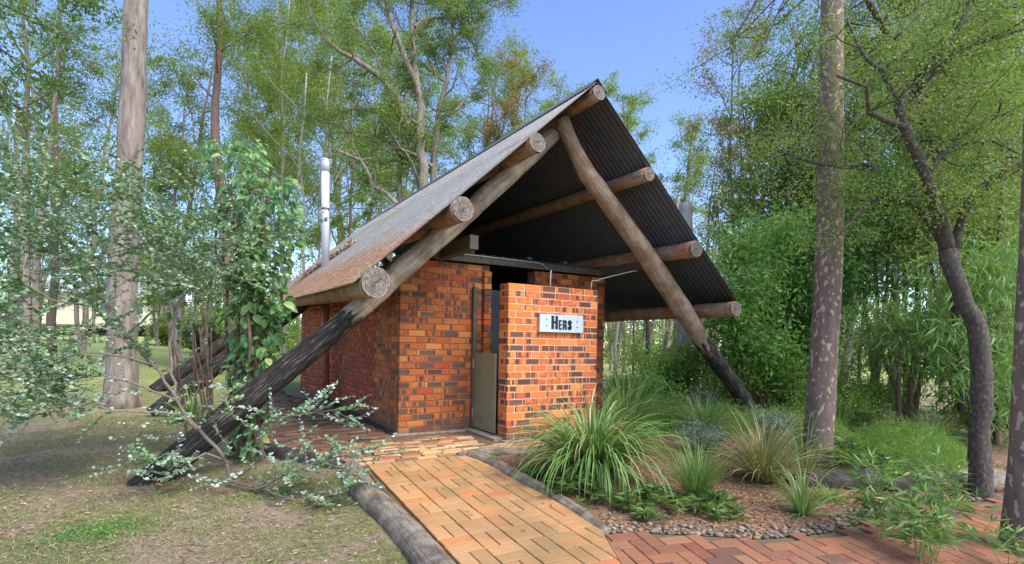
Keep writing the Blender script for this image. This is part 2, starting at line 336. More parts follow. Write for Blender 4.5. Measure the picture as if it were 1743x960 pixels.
HINGE = plain('worn_hinge', (.30, .30, .26), .5, .4); MOLD = plain('dark_joint', (.05, .045, .035), .9)

# ------------------------------------------------------------------ ground
def build_ground():
    def grid(x0, x1, y0, y1, st):
        xs = np.arange(x0, x1+1e-6, st); ys = np.arange(y0, y1+1e-6, st); return xs, ys
    xs = np.unique(np.concatenate([np.linspace(-220, -12, 27), np.arange(-12, 16.01, .25), np.linspace(16, 240, 29)]))
    ys = np.unique(np.concatenate([np.linspace(-60, -9, 12), np.arange(-9, 16.01, .25), np.linspace(16, 300, 34)]))
    V = []
    for y in ys:
        for x in xs:
            z = H(x, y)
            paved = (-2.2 < x < 6 and -7 < y < 9) or (x > -1.2 and y < -3)
            if not paved and abs(x) < 12 and abs(y) < 12: z += .025*noise.noise(Vector((x*.8, y*.8, 0)))
            if y > 60: z = H(x, 60)
            V.append((x, y, z-.004))
    nx = len(xs); F = [(j*nx+i, j*nx+i+1, (j+1)*nx+i+1, (j+1)*nx+i) for j in range(len(ys)-1) for i in range(nx-1)]
    n = NT('lawn_and_dirt'); p = n.pos()
    a = n.noise(p, .9, 6, .62); b = n.noise(p, 5, 5, .7); c = n.noise(p, 75, 6, .85)
    g = n.ramp(b, [(.3, (.17, .185, .055)), (.6, (.30, .30, .095)), (.8, (.42, .37, .17))])
    d = n.ramp(c, [(.3, (.24, .17, .10)), (.55, (.47, .345, .22)), (.75, (.60, .48, .34))])
    far = n.new('ShaderNodeSeparateXYZ'); n.link(p, far.inputs[0])
    fk = n.ramp(n.math('MULTIPLY', far.outputs[1], .05), [(.1, (0, 0, 0)), (.5, (.14, .14, .14))]); g = n.mix(n.ramp(n.math('MULTIPLY', far.outputs[1], .05), [(.15, (0, 0, 0)), (.6, (.8, .8, .8))]), g, (.36, .42, .10))
    k = n.ramp(n.math('ADD', n.math('ADD', a, n.math('MULTIPLY', n.math('SUBTRACT', b, .5), .75)), fk), [(.45, (0, 0, 0)), (.56, (1, 1, 1))])
    col = n.mix(k, d, g)
    col = n.mix(n.ramp(n.noise(p, 24, 5, .75), [(.35, (.7, .7, .7)), (.55, (0, 0, 0))]), col, (.10, .08, .045))
    # mulch under the garden planting to the right of the block
    mk = n.math('MULTIPLY', n.ramp(n.math('ADD', far.outputs[0], n.math('MULTIPLY', a, .8)), [(.0, (0, 0, 0)), (1, (0, 0, 0))]), 1)
    col = n.mix(.8, col, n.ramp(n.noise(p, 130, 3, .8), [(.35, (.40, .40, .40)), (.65, (.84, .84, .84))]), 'OVERLAY'); n.color(col); n.bump(n.math('ADD', c, b), 1.0, .03); n.b.inputs['Roughness'].default_value = .95
    put('ground', np_mesh('ground', V, F, True), n.m, kind='structure')
build_ground()
def flat_poly(name, pts, dz, mat, zf=H):
    # a thin sheet following the ground, cut into strips so that it bends with it
    bm = bmesh.new(); vs = [bm.verts.new((x, y, 0)) for x, y in pts]; bm.faces.new(vs)
    ys = [-1.5]; 
    for yy in np.arange(-8, 12, .5):
        bmesh.ops.bisect_plane(bm, geom=bm.verts[:]+bm.edges[:]+bm.faces[:], plane_co=(0, yy, 0), plane_no=(0, 1, 0))
    for xx in np.arange(-3, 16, 1.0):
        bmesh.ops.bisect_plane(bm, geom=bm.verts[:]+bm.edges[:]+bm.faces[:], plane_co=(xx, 0, 0), plane_no=(1, 0, 0))
    for v in bm.verts: v.co.z = zf(v.co.x, v.co.y)+dz
    bmesh.ops.recalc_face_normals(bm, faces=bm.faces[:])
    for f in bm.faces:
        if f.normal.z < 0: f.normal_flip()
    return put(name, bm_mesh(name, bm), mat, kind='structure')
def inside(pt, poly):
    x, y = pt; r = False; j = len(poly)-1
    for i in range(len(poly)):
        xi, yi = poly[i]; xj, yj = poly[j]
        if (yi > y) != (yj > y) and x < (xj-xi)*(y-yi)/(yj-yi)+xi: r = not r
        j = i
    return r
EDGE = [(.30, -3.72), (.60, -3.84), (.92, -4.02), (1.28, -4.25), (1.62, -4.36), (1.95, -4.42), (2.4, -4.43), (3.03, -4.36), (3.8, -4.5), (4.68, -4.82), (6.5, -5.5)]
BED = [(.45, -1.62), (.42, -3.66)] + [(x, y+.02) for x, y in EDGE] + [(9.5, -4.5), (9.5, .5), (5.5, 2.0), (3.6, .4), (3.6, -.6), (2.7, -1.0), (2.4, -1.5)]
mu = NT('bark_mulch'); f_ = mu.voro(mu.pos((1, 1.6, 1)), 42, out='Color'); f2 = mu.noise(mu.pos(), 3, 4); f3 = mu.noise(mu.pos(), 150, 3)
mc = mu.ramp(f_, [(.2, (.10, .05, .025)), (.5, (.23, .12, .06)), (.8, (.38, .22, .12))]); mu.color(mu.mix(mu.ramp(f2, [(.4, (0, 0, 0)), (.65, (.8, .8, .8))]), mc, mu.ramp(f3, [(.3, (.09, .06, .04)), (.7, (.24, .17, .11))]))); mu.bump(f_, .9, .015)
flat_poly('garden_bed', BED, .004, mu.m)
# apron, ramp and red path: joint sand sheets, pavers laid on them
APRON = [(-1.5, -.55), (-1.02, -1.48), (3.2, -1.48), (3.2, .3), (-.02, .3), (-.02, 3.5), (-.6, 5.3), (-.6, 9.5), (-1.6, 9.5), (-1.75, 3.0)]
apron = flat_poly('brick_apron', APRON, .006, SAND)
ramp = flat_poly('ramp_path', [(-.83, -1.49), (.29, -1.49), (.30, -3.70), (-.1, -4.45), (-.15, -5.6), (-1.0, -5.6)], .009, SAND)
RED = [(.27, -3.72)] + [(x, y-.02) for x, y in EDGE[1:]] + [(6.5, -7.5), (-.1, -7.5), (-.13, -5.6), (-.08, -4.47)]
redp = flat_poly('red_brick_path', RED, .012, SAND)
def paver_mesh(lx, ly, h=.03, bev=.004, seed=0):
    rg = random.Random(seed); bm = bmesh.new(); vs = add_box(bm, (-lx/2, -ly/2, -h), (lx/2, ly/2, 0))
    for v in vs[4:]: v.co.z += rg.uniform(-.0015, .0015); v.co.x += rg.uniform(-.002, .002); v.co.y += rg.uniform(-.002, .002)
    bmesh.ops.bevel(bm, geom=[e for e in bm.edges if (e.verts[0].co.z > -.01 and e.verts[1].co.z > -.01)], offset=bev, segments=1, affect='EDGES')
    return bm_mesh('paver', bm)
rng = random.Random(3)
LA, LB_ = Vector((.30, -3.70, 0)), Vector((-.13, -4.55, 0)); LN = Vector((-(LB_-LA).y, (LB_-LA).x, 0)).normalized()   # points to the red side
def cut_put(me, parent, loc, rot, side_sign):
    p = Vector((loc[0], loc[1], 0)); dist = (p-LA).dot(LN)*side_sign
    if loc[1] > -3.55 and side_sign < 0: return put('paver', me, None, parent, loc, rot)
    if dist > .13: return put('paver', me, None, parent, loc, rot)
    if dist < -.11: return None
    from mathutils import Euler
    M = Matrix.Translation(loc) @ Euler(rot).to_matrix().to_4x4(); Mi = M.inverted()
    bm = bmesh.new(); bm.from_mesh(me); pc = Mi @ Vector((LA.x+LN.x*.003*side_sign, LA.y+LN.y*.003*side_sign, loc[2])); no = Mi.to_3x3() @ (LN*side_sign)
    r = bmesh.ops.bisect_plane(bm, geom=bm.verts[:]+bm.edges[:]+bm.faces[:], plane_co=pc, plane_no=no, clear_inner=True)
    ed = [e for e in r['geom_cut'] if isinstance(e, bmesh.types.BMEdge)]
    if ed: bmesh.ops.edgeloop_fill(bm, edges=ed)
    if len(bm.faces) < 4: bm.free(); return None
    m2 = me.copy(); bm.to_mesh(m2); bm.free(); return put('paver', m2, None, parent, loc, rot)
# ramp: basket weave
pm = [paver_mesh(.224, .109, seed=i) for i in range(4)]
for mm in pm: mm.materials.append(PV_T)
cell = .2325; cnt = 0
for j in range(18):
    for i in range(5):
        cx = -.83+.02+cell*(i+.5) ; cy = -1.52-cell*(j+.5)
        for k in (-1, 1):
            horiz = (i+j) % 2 == 0
            x = cx+(0 if horiz else k*cell/4); y = cy+(k*cell/4 if horiz else 0)
            x += -.012*(-1.5-y)
            if y < -5.2: continue
            z = H(x, y)+.034
            ang = (0 if horiz else pi/2)+rng.uniform(-.015, .015)
            cut_put(pm[rng.randrange(4)], ramp, (x, y, z), (radians(3.4)*cos(ang), -radians(3.4)*sin(ang), ang), -1)
# red path: herringbone
pr_ = [paver_mesh(.222, .107, seed=10+i) for i in range(4)]
for mm in pr_: mm.materials.append(PV_R)
ca, sa = cos(radians(-14)), sin(radians(-14)); redpts = []
a_ = .1145
for gi in range(-60, 80):
    for gj in range(-60, 60):
        # herringbone tiling: horizontal bricks at (i, j) where (i-j)%4==0, vertical where (i-j)%4==3... 
        q = (gi-gj) % 4
        if q == 0: lx, ly, ang = (gi+1)*a_, (gj+.5)*a_, 0
        elif q == 3: lx, ly, ang = (gi+.5)*a_, (gj+1)*a_, pi/2
        else: continue
        x = .3+lx*ca-ly*sa; y = -4.6+lx*sa+ly*ca
        if -7 < y and x < 6.2 and inside((x+.12, y), RED) and (x > .25 and inside((x, y+.04), RED) or x <= .4): redpts.append((x, y, ang+radians(-14)))
redpts.sort(key=lambda t: (Vector((t[0], t[1], -.2))-CAM).length)
def in_view(x, y, z, mrg=60):
    d = Vector((x, y, z))-CAM; t = d.dot(FW)
    if t < .1: return False
    px = CX+FPX*d.dot(RT)/t; py = CY-FPX*d.dot(UP)/t
    return -mrg < px < 1743+mrg and -mrg < py < 960+mrg
vis = [t for t in redpts if in_view(t[0], t[1], -.2)]
for x, y, ang in vis[:300]:
    s = radians(3.4) if y < -1.5 else 0
    cut_put(pr_[rng.randrange(4)], redp, (x, y, H(x, y)+.032), (s*cos(ang), -s*sin(ang), ang+rng.uniform(-.012, .012)), 1)
# apron: bricks on edge
pa = [paver_mesh(.218, .066, seed=30+i) for i in range(5)]; pac = [me.copy() for me in pa]
for mm in pa: mm.materials.append(PV_A)
for mm in pac: mm.materials.append(PV_C)
rows = []
y = -1.42; r_ = 0
while y < 9.3:
    x = -1.9+rng.uniform(-.1, .1)
    while x < 3.2:
        if inside((x, y), APRON) and inside((x-.08, y), APRON) and not (x > -.1 and y > -.14) and not (x > .72 and -1.1 < y): rows.append((x, y))
        x += rng.uniform(.225, .24)
    y += .0735; r_ += 1
rows.sort(key=lambda t: (Vector((t[0], t[1], 0))-CAM).length)
rows = [t for t in rows if in_view(t[0], t[1], 0)]
for x, y in rows[:298]:
    lib = pac if (y < -.55+.25*x+rng.uniform(-.15, .15) and x > -.9 and rng.random() < .75) else pa
    put('paver', lib[rng.randrange(5)], None, apron, (x, y+rng.uniform(-.004, .004), .008+rng.uniform(-.004, .004)), (rng.uniform(-.02, .02), rng.uniform(-.01, .01), rng.uniform(-.03, .03)+.03))
def joined_boxes(name, items, mat, parent, nm_bp=True):
    """items: (centre, half sizes, random) axis aligned bevel-less bricks in one mesh with attributes"""
    V = []; F = []; br = []; bp = []
    for c, h, r in items:
        b = len(V)
        for dz in (-1, 1):
            for dx, dy in ((-1, -1), (1, -1), (1, 1), (-1, 1)):
                V.append((c[0]+dx*h[0], c[1]+dy*h[1], c[2]+dz*h[2])); br.append(r); bp.append((dx*h[0]+dy*h[1], 0, dz*h[2]))
        for f in ((3,2,1,0),(4,5,6,7),(0,1,5,4),(1,2,6,5),(2,3,7,6),(3,0,4,7)): F.append([b+i for i in f])
    me = np_mesh(name, V, F, False, {'br': br}); a = me.attributes.new('bp', 'FLOAT_VECTOR', 'POINT'); a.data.foreach_set('vector', np.array(bp, dtype=np.float32).ravel())
    return put(name, me, mat, parent, (0, 0, 0), kind='stuff')
joined_boxes('far_pavers', [((x, y, -.008), (.109, .033, .014), rng.random()) for x, y in rows[298:]], PV_AJ, apron)

# ------------------------------------------------------------------ brick walls
def unit_brick(name, lx, ly, lz, mat):
    bm = bmesh.new(); add_box(bm, (-lx/2, -ly/2, -lz/2), (lx/2, ly/2, lz/2))
    bmesh.ops.bevel(bm, geom=bm.edges[:], offset=.003, segments=1, affect='EDGES'); me = bm_mesh(name, bm)
    a = me.attributes.new('bp', 'FLOAT_VECTOR', 'POINT')
    a.data.foreach_set('vector', np.array([((v.co.x if lx > ly else v.co.x*.5)+(v.co.y if ly > lx else v.co.y*.5), 0, v.co.z) for v in me.vertices], dtype=np.float32).ravel())
    me.materials.append(mat); return me
C_ = .086; LZ = .077
BM = {}
def brick_obj(parent, cx, cy, cz, lx, ly, mat):
    key = (round(lx, 3), round(ly, 3), mat.name)
    if key not in BM: BM[key] = unit_brick('brick', lx, ly, LZ, mat)
    return put('brick', BM[key], None, parent, (cx, cy, cz), (0, 0, rng.uniform(-.004, .004)))
def course_spans(L, k, start_half):
    """stretcher bond spans along a length"""
    out = []; x = 0
    first = .11 if (k % 2) == start_half else .23
    w = first
    while x < L-.03:
        e = min(x+w, L); out.append((x, e)); x = e+.01; w = .23
    return out
block = thing('toilet_block', 'clinker brick toilet block under the steep log and iron roof', 'building', (0, 0, 0))
def wall_part(name, parent, core_a, core_b, mort):
    return put(name, box_mesh(name, core_a, core_b), mort, parent, (0, 0, 0))
T = .11
# front wall left of the doorway (plane Y=0), courses 0..26
wA = wall_part('wall', block, (.006, .007, -.05), (1.30, .22, 27*C_-.006), MORT_D)
for k in range(27):
    for s, e in course_spans(1.31, k, 1):
        brick_obj(wA, (s+e)/2, T/2+rng.uniform(-.0015, .0015), k*C_+C_/2, e-s, T, BR_S)
# little pier at the doorway edge, one course lower
for k in range(26):
    if k > 11 or True: brick_obj(wA, 1.255, -.012, k*C_+C_/2, .112, .11, BR_S) if k >= 12 else None
wC = wall_part('wall', block, (2.09, .007, -.05), (3.44, .22, 27*C_-.006), MORT_D)
for k in range(27):
    for s, e in course_spans(1.37, k, 0):
        if 2.08+e < 2.6 and k < 20: continue
        brick_obj(wC, 2.08+(s+e)/2, T/2, k*C_+C_/2, e-s, T, BR_S)
# side wall facing left (plane X=0)
wS = wall_part('wall', block, (.007, .12, -.05), (.22, 3.36, 27*C_-.006), MORT_D)
side = []
for k in range(27):
    for s, e in course_spans(3.3, k, 0):
        side.append((T/2, .0+(s+e)/2+.0, k*C_+C_/2, e-s, k))
far_items = []; nS = 0
for x, yc, z, L, k in side:
    y0 = yc-L/2
    if y0 < .1: 
        # the corner return: the front course shows its end here; keep the bond clear of it
        y0 = .115; L = yc+L/2-y0; yc = y0+L/2
        if L < .04: continue
    if yc < 1.15: brick_obj(wS, x, yc, z, T, L, BR_S); nS += 1
    else: far_items.append(((x, yc, z), (T/2, L/2, LZ/2), rng.random()))
joined_boxes('far_bricks', far_items, BR_J, wS)
# the splayed rear bay
ang = math.atan2(2.0, -.34-.0)
P2 = Vector((.0, 3.38, 0)); P1 = Vector((-.30, 6.1, 0)); dv = (P1-P2); Lr = dv.length; ar = math.atan2(dv.y, dv.x)
rb = bpy.data.objects.new('wall', box_mesh('wall', (0, -.22, -.05), (Lr, -.007, 27*C_-.006))); rb.data.materials.append(MORT_D)
COL.objects.link(rb); rb.parent = block; rb.location = P2; rb.rotation_euler = (0, 0, ar)
V = []; items = []
for k in range(27):
    for s, e in course_spans(Lr, k, 0): items.append((((s+e)/2, -T/2, k*C_+C_/2), ((e-s)/2, T/2, LZ/2), rng.random()))
jb = joined_boxes('far_bricks', items, BR_J, None); jb.parent = rb; jb.location = (0, 0, 0)
# right side and back, plain but real
wR = put('wall', box_mesh('wall', (3.23, .23, -.05), (3.44, 6.2, 27*C_-.004)), MORT_D, block, (0, 0, 0))
itr = []
for k in range(27):
    for s, e in course_spans(6.0, k, 1): itr.append(((3.385, .12+(s+e)/2, k*C_+C_/2), (T/2+.004, (e-s)/2, LZ/2), rng.random()))
joined_boxes('side_bricks', itr, BR_J, wR)
put('wall', box_mesh('wall', (-.1, 6.0, -.05), (3.44, 6.25, 27*C_-.004)), MORT_D, block, (0, 0, 0))
put('footing', box_mesh('footing', (-.05, -.06, -.1), (1.0, .05, .012), .006), CONC, block, (0, 0, 0))
put('footing', box_mesh('footing', (-.07, .05, -.1), (.05, 3.5, .014), .006), MOLD, block, (0, 0, 0))
# head beam over the walls, ceiling sheet, side plates
put('head_beam', box_mesh('head_beam', (.42, -.085, 2.335), (3.42, -.03, 2.437), .004), TIMB, block, (0, 0, 0))
put('side_plate', box_mesh('side_plate', (.50, -1.02, 2.33), (.615, 4.5, 2.50), .004), TIMB, block, (0, 0, 0))
put('side_plate', box_mesh('side_plate', (3.29, -1.25, 2.345), (3.40, 4.5, 2.455), .004), TIMB, block, (0, 0, 0))
def corr(name, x0, x1, y0, y1, zf, pitch=.076, amp=.009, along='x', n=None, thick=.0012):
    pass
bm = bmesh.new(); nn = 3*38
ring = []
for i in range(nn+1):
    x = .6+i*(2.75/nn); z = 2.452+.009*sin(2*pi*(x/.16)); ring.append((bm.verts.new((x, -.10, z)), bm.verts.new((x, 4.0, z)), bm.verts.new((x, -.10, z-.004)), bm.verts.new((x, 4.0, z-.004))))
for a, b in zip(ring, ring[1:]):
    bm.faces.new((a[0], b[0], b[1], a[1])); bm.faces.new((a[2], a[3], b[3], b[2])); bm.faces.new((a[0], a[2], b[2], b[0]))
put('ceiling_sheet', bm_mesh('ceiling_sheet', bm), plain('grey_ceiling_iron', (.12, .12, .11), .6, 0, 20), block, (0, 0, 0))
for x in (.95, 1.9, 2.55): put('batten_block', box_mesh('batten_block', (x, -.09, 2.463), (x+.07, -.02, 2.50), .003), TIMB, block, (0, 0, 0))
# inner dark partition seen through the doorway
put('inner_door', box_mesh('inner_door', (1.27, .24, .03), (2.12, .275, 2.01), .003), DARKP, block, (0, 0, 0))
put('doorstep', box_mesh('doorstep', (.94, -.88, -.08), (1.42, -.02, .026), .008), CONC, block, (0, 0, 0))
# conduit on the head beam, saddles, drops on to the screen wall
def pipe_mesh(name, pts, r, step=.05, sides=8):
    p, rr = resample(pts, [r]*len(pts), step); return tube_mesh(name, [(p, rr)], sides)
cond = put('conduit', pipe_mesh('conduit', [(.62, -.10, 2.44), (.66, -.10, 2.435), (1.4, -.10, 2.43), (2.05, -.10, 2.425), (2.13, -.16, 2.38), (2.13, -.3, 2.3), (1.80, -.84, 2.20), (1.775, -.865, 2.17), (1.77, -.865, 1.99)], .0085), COND, block, (0, 0, 0))
for x in (.85, 1.15, 1.45, 1.75, 2.0):
    put('saddle', box_mesh('saddle', (x-.008, -.113, 2.405), (x+.008, -.085, 2.447), .002), SCREW, cond, (0, 0, 0))
put('conduit', pipe_mesh('conduit', [(3.10, -1.12, 2.285), (3.02, -1.08, 2.27), (2.62, -.88, 2.15), (2.58, -.865, 2.125), (2.50, -.865, 2.12), (2.47, -.865, 2.10), (2.465, -.865, 1.99)], .0085), COND, block, (0, 0, 0))

# screen wall with the sign
scr = thing('screen_wall', 'short freestanding brick privacy wall with cream mortar in front of the doorway', 'wall', (1.07, -.97, 0))
core = put('mortar_core', box_mesh('mortar_core', (1.077, -.964, -.05), (2.494, -.752, 23*C_-.006)), MORT_L, scr, (0, 0, 0))
for k in range(23):
    for s, e in course_spans(1.43, k, 0 if k != 22 else 1):
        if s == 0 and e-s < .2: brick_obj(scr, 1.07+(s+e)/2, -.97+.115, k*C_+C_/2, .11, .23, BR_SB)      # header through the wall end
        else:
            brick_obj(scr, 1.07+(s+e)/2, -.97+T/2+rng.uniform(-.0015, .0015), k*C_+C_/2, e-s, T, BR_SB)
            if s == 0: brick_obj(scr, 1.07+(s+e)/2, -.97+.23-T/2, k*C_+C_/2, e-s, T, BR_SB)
bk = []
for k in range(23):
    for s, e in course_spans(1.43, k, 0 if k != 22 else 1):
        if s > 0: bk.append(((1.07+(s+e)/2, -.97+.23-T/2, k*C_+C_/2), ((e-s)/2, T/2, LZ/2), rng.random()))
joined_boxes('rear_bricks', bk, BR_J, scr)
put('footing', box_mesh('footing', (1.02, -1.03, -.12), (2.56, -.72, .004), .008), CONC, scr, (0, 0, 0))

sign = thing('door_sign', 'brushed steel sign reading HERS screwed to the brick screen wall', 'sign', (1.87, -.985, 1.49))
yS = -1.02
put('plate', box_mesh('plate', (1.512, yS, 1.372), (2.212, yS+.048, 1.606), .003), STEEL, sign, (0, 0, 0))
put('backing', box_mesh('backing', (1.518, yS+.0485, 1.378), (2.206, -.971, 1.600)), MOLD, sign, (0, 0, 0))
def glyph(polys, x0, z0, w, h):
    """polys in unit coordinates, list of outlines -> prisms 3 mm proud of the plate"""
    bm = bmesh.new()
    for poly in polys:
        fr = [bm.verts.new((x0+px*w, yS-.003, z0+pz*h)) for px, pz in poly]; bk_ = [bm.verts.new((v.co.x, yS+.001, v.co.z)) for v in fr]
        bm.faces.new(fr); n_ = len(fr)
        for i in range(n_): bm.faces.new((fr[i], bk_[i], bk_[(i+1) % n_], fr[(i+1) % n_]))
    bmesh.ops.triangulate(bm, faces=[f for f in bm.faces if len(f.verts) > 4]); bmesh.ops.recalc_face_normals(bm, faces=bm.faces[:]); return bm_mesh('letter', bm)
R4 = lambda a, b, c, d: [(a, b), (c, b), (c, d), (a, d)]
Hg = [R4(0, 0, .40, 1), R4(.60, 0, 1, 1), R4(.40, .42, .60, .60)]
Eg = [R4(0, 0, .46, 1), R4(.46, 0, 1, .18), R4(.46, .42, .92, .60), R4(.46, .82, 1, 1)]
Rg = [R4(0, 0, .42, 1), [(.42, .82), (.42, 1), (.72, 1), (.88, .96), (.98, .86), (.98, .70), (.90, .60), (.60, .60), (.60, .82)], [(.42, .42), (.42, .58), (.92, .58), (.99, .46), (1.0, 0), (.62, 0), (.60, .36), (.56, .42)]]
Sg = [[(.60, .66), (1, .66), (.98, .86), (.84, .97), (.5, 1.02), (.16, .97), (.02, .84), (.0, .68), (.08, .56), (.30, .46), (.50, .36), (.58, .28), (.58, .20), (.50, .15), (.42, .20), (.40, .34), (0, .34), (.02, .14), (.16, .03), (.5, -.02), (.84, .03), (.98, .16), (1, .32), (.92, .46), (.70, .58), (.50, .66), (.42, .72), (.42, .80), (.50, .85), (.58, .80)]]
LX = 1.512
for g_, x0, z0, w, h in ((Hg, .178, .040, .105, .176), (Eg, .296, .036, .052, .128), (Rg, .360, .036, .067, .128), (Sg, .440, .036, .068, .128)):
    put('letter', glyph(g_, LX+x0, 1.372+z0, w, h), BLK, sign, (0, 0, 0))
for x, z in ((.105, .165), (.105, .085), (.598, .150), (.598, .075)):
    bm = bmesh.new(); bmesh.ops.create_cone(bm, cap_ends=True, segments=10, radius1=.012, radius2=.009, depth=.005, matrix=Matrix.Translation((LX+x, yS-.0025, 1.372+z)) @ Matrix.Rotation(radians(90), 4, 'X'))
    put('screw', bm_mesh('screw', bm), SCREW, sign, (0, 0, 0))
tag(put('cable', pipe_mesh('cable', [(2.20, -.985, 1.45), (2.235, -.975, 1.455), (2.245, -.975, 1.42), (2.25, -.974, 1.37)], .004, .02), COND), 'short pale cable curling out behind the right edge of the steel sign', 'cable')

# door post and half door
post = thing('door_post', 'tall olive painted post fixed to the brickwork beside the half door', 'post', (1.06, -.03, 0))
put('post_timber', box_mesh('post_timber', (1.035, -.062, .03), (1.10, -.002, 2.0), .003), TIMB, post, (0, 0, 0))
for z in (1.93, 1.30): 
    bm = bmesh.new(); bmesh.ops.create_cone(bm, cap_ends=True, segments=8, radius1=.009, radius2=.009, depth=.006, matrix=Matrix.Translation((1.068, -.064, z)) @ Matrix.Rotation(radians(90), 4, 'X'))
    put('bolt', bm_mesh('bolt', bm), MOLD, post, (0, 0, 0))
door = thing('half_door', 'olive green boarded half door standing shut between post and screen wall', 'door', (1.07, -.07, .03))
for i in range(4):
    y1 = -.068-i*.152; y0 = y1-.1505
    put('board', box_mesh('board', (1.055, y0, .045), (1.082, y1, 1.085+rng.uniform(-.002, .002)), .0025), DOORM, door, (0, 0, 0))
for z in (.24, .92): 
    put('hinge', box_mesh('hinge', (1.047, -.38, z), (1.0545, -.075, z+.018), .002), DOORM, door, (0, 0, 0))
    put('hinge_pin', box_mesh('hinge_pin', (1.028, -.078, z-.06), (1.052, -.0635, z+.08), .003), HINGE, door, (0, 0, 0))

# vent pipe
vent = thing('vent_pipe', 'tall vent stack, brown below the eave and white above the roof', 'pipe', (-.25, 3.75, 0))
put('lower_pipe', tube_mesh('lower_pipe', [([(-.22, 3.62, .06), (-.235, 3.68, 1.4), (-.245, 3.72, 2.5)], [.068]*3)], 18), PIPEB, vent, (0, 0, 0))
put('upper_pipe', tube_mesh('upper_pipe', [([(-.245, 3.72, 2.5), (-.26, 3.74, 3.6), (-.275, 3.75, 4.60)], [.074]*3)], 20), PVC, vent, (0, 0, 0))
cp = put('vent_cap', tube_mesh('vent_cap', [([(-.2725, 3.75, 4.42), (-.275, 3.75, 4.60), (-.276, 3.75, 4.64), (-.277, 3.75, 4.67), (-.277, 3.75, 4.685)], [.0785, .0785, .075, .058, .02])], 20), PVC, vent, (0, 0, 0))
for i in range(8):
    a = i*pi/4+.2; put('vent_slot', box_mesh('vent_slot', (-.006, -.003, -.016), (.006, .003, .016)), MOLD, cp, (-.276+.078*cos(a), 3.75+.078*sin(a), 4.635), (radians(-25)*0, 0, a+pi/2))
put('clamp', tube_mesh('clamp', [([(-.263, 3.745, 3.70), (-.2635, 3.745, 3.735)], [.082]*2)], 20), CLAMP, vent, (0, 0, 0))
put('stay', pipe_mesh('stay', [(-.25, 3.70, 3.71), (.3, 3.3, 3.72), (.95, 2.9, 3.74)], .011, .2, 6), SCREW, vent, (0, 0, 0))
put('stay', pipe_mesh('stay', [(-.25, 3.74, 3.71), (.25, 4.0, 3.27)], .009, .2, 6), SCREW, vent, (0, 0, 0))
put('base_block', box_mesh('base_block', (-.35, 3.45, -.05), (-.08, 3.78, .085), .01), plain('dark_concrete', (.12, .10, .085), .9, 0, 20), vent, (0, 0, 0))
# ------------------------------------------------------------------ shelter roof
shelter = thing('shelter_roof', 'steep A-frame roof of rusty corrugated iron carried on round log rafters and purlins', 'roof', (1.68, -1.2, 0))
KR = .03; RZ = 4.26; RS = .925; RX = 1.68; YF = -1.88; YB = 8.2
def roof_sheet(side):
    ny = int((YB-YF)/.076)*6; xs_ = [.01, .9, 1.8, 2.73 if side < 0 else 2.70]
    V = []; F = []; mi = []
    th = .004; nrm = Vector((side*RS, 0, 1)).normalized()
    for lay in (0, 1):
        for j in range(ny+1):
            y = YF+(YB-YF)*j/ny; c = .0115*sin(2*pi*(y-YF)/.076)
            for xd in xs_:
                p = Vector((RX+side*xd, y, RZ+KR*(y+1.9)-RS*xd)) + nrm*(c-lay*th)
                p += nrm*.006*noise.noise(Vector((p.x*1.2, y*.7, side*3.)))
                V.append(tuple(p))
    nx = len(xs_); N = (ny+1)*nx
    for lay in (0, 1):
        for j in range(ny):
            for i in range(nx-1):
                a = lay*N+j*nx+i; q = (a, a+1, a+1+nx, a+nx)
                F.append(q if (lay == 0) == (side < 0) else q[::-1]); mi.append(lay)
    for j in range(ny):
        for i in (0, nx-1): a = j*nx+i; F.append((a, a+nx, a+nx+N, a+N)); mi.append(0)
    for j in (0, ny):
        for i in range(nx-1): a = j*nx+i; F.append((a, a+1, a+1+N, a+N)); mi.append(0)
    # outward direction: left slope faces -X/up
    me = np_mesh('roof_sheet', V, F, False); me.materials.append(ZINC); me.materials.append(ZUND)
    me.polygons.foreach_set('material_index', np.array(mi, dtype=np.int32))
    sm_ = np.ones(len(F), dtype=bool); me.polygons.foreach_set('use_smooth', sm_)
    return put('roof_sheet', me, None, shelter, (0, 0, 0))
roof_sheet(-1); roof_sheet(1)
bm = bmesh.new()
prof = [(-.15, -.128), (-.03, -.012), (0, .018), (.03, -.012), (.15, -.128)]
prof2 = [(x, z-.005) for x, z in prof[::-1]]
ends = []
for y in (YF-.015, YB+.01): ends.append([bm.verts.new((RX+x, y, RZ+.022+KR*(y+1.9)+z)) for x, z in prof+prof2])
for i in range(10): bm.faces.new((ends[0][i], ends[0][(i+1) % 10], ends[1][(i+1) % 10], ends[1][i]))
bm.faces.new(ends[0]); bm.faces.new(ends[1][::-1])
bmesh.ops.recalc_face_normals(bm, faces=bm.faces[:])
put('ridge_cap', bm_mesh('ridge_cap', bm), plain('dark_ridge_iron', (.13, .13, .14), .6, .2, 12), shelter, (0, 0, 0))
def log_mesh(name, pts, rad, seed=0, sides=18, rough=.09, step=.1):
    p, r = resample(pts, rad, step)
    V, F, A = tube_arrays([(p, r)], sides, True, rough, seed)
    me = np_mesh(name, V, F, True, {'along': A})
    # grain coordinate stretched along the trunk
    ax = (Vector(pts[-1])-Vector(pts[0])); L = ax.length; ax.normalize(); g = []
    o = Vector(pts[0]); s = ax.orthogonal().normalized(); t = ax.cross(s)
    for v in V:
        q = Vector(v)-o; g += [q.dot(s)*7, q.dot(t)*7, q.dot(ax)*.55]
    a = me.attributes.new('grain', 'FLOAT_VECTOR', 'POINT'); a.data.foreach_set('vector', np.array(g, dtype=np.float32)); return me
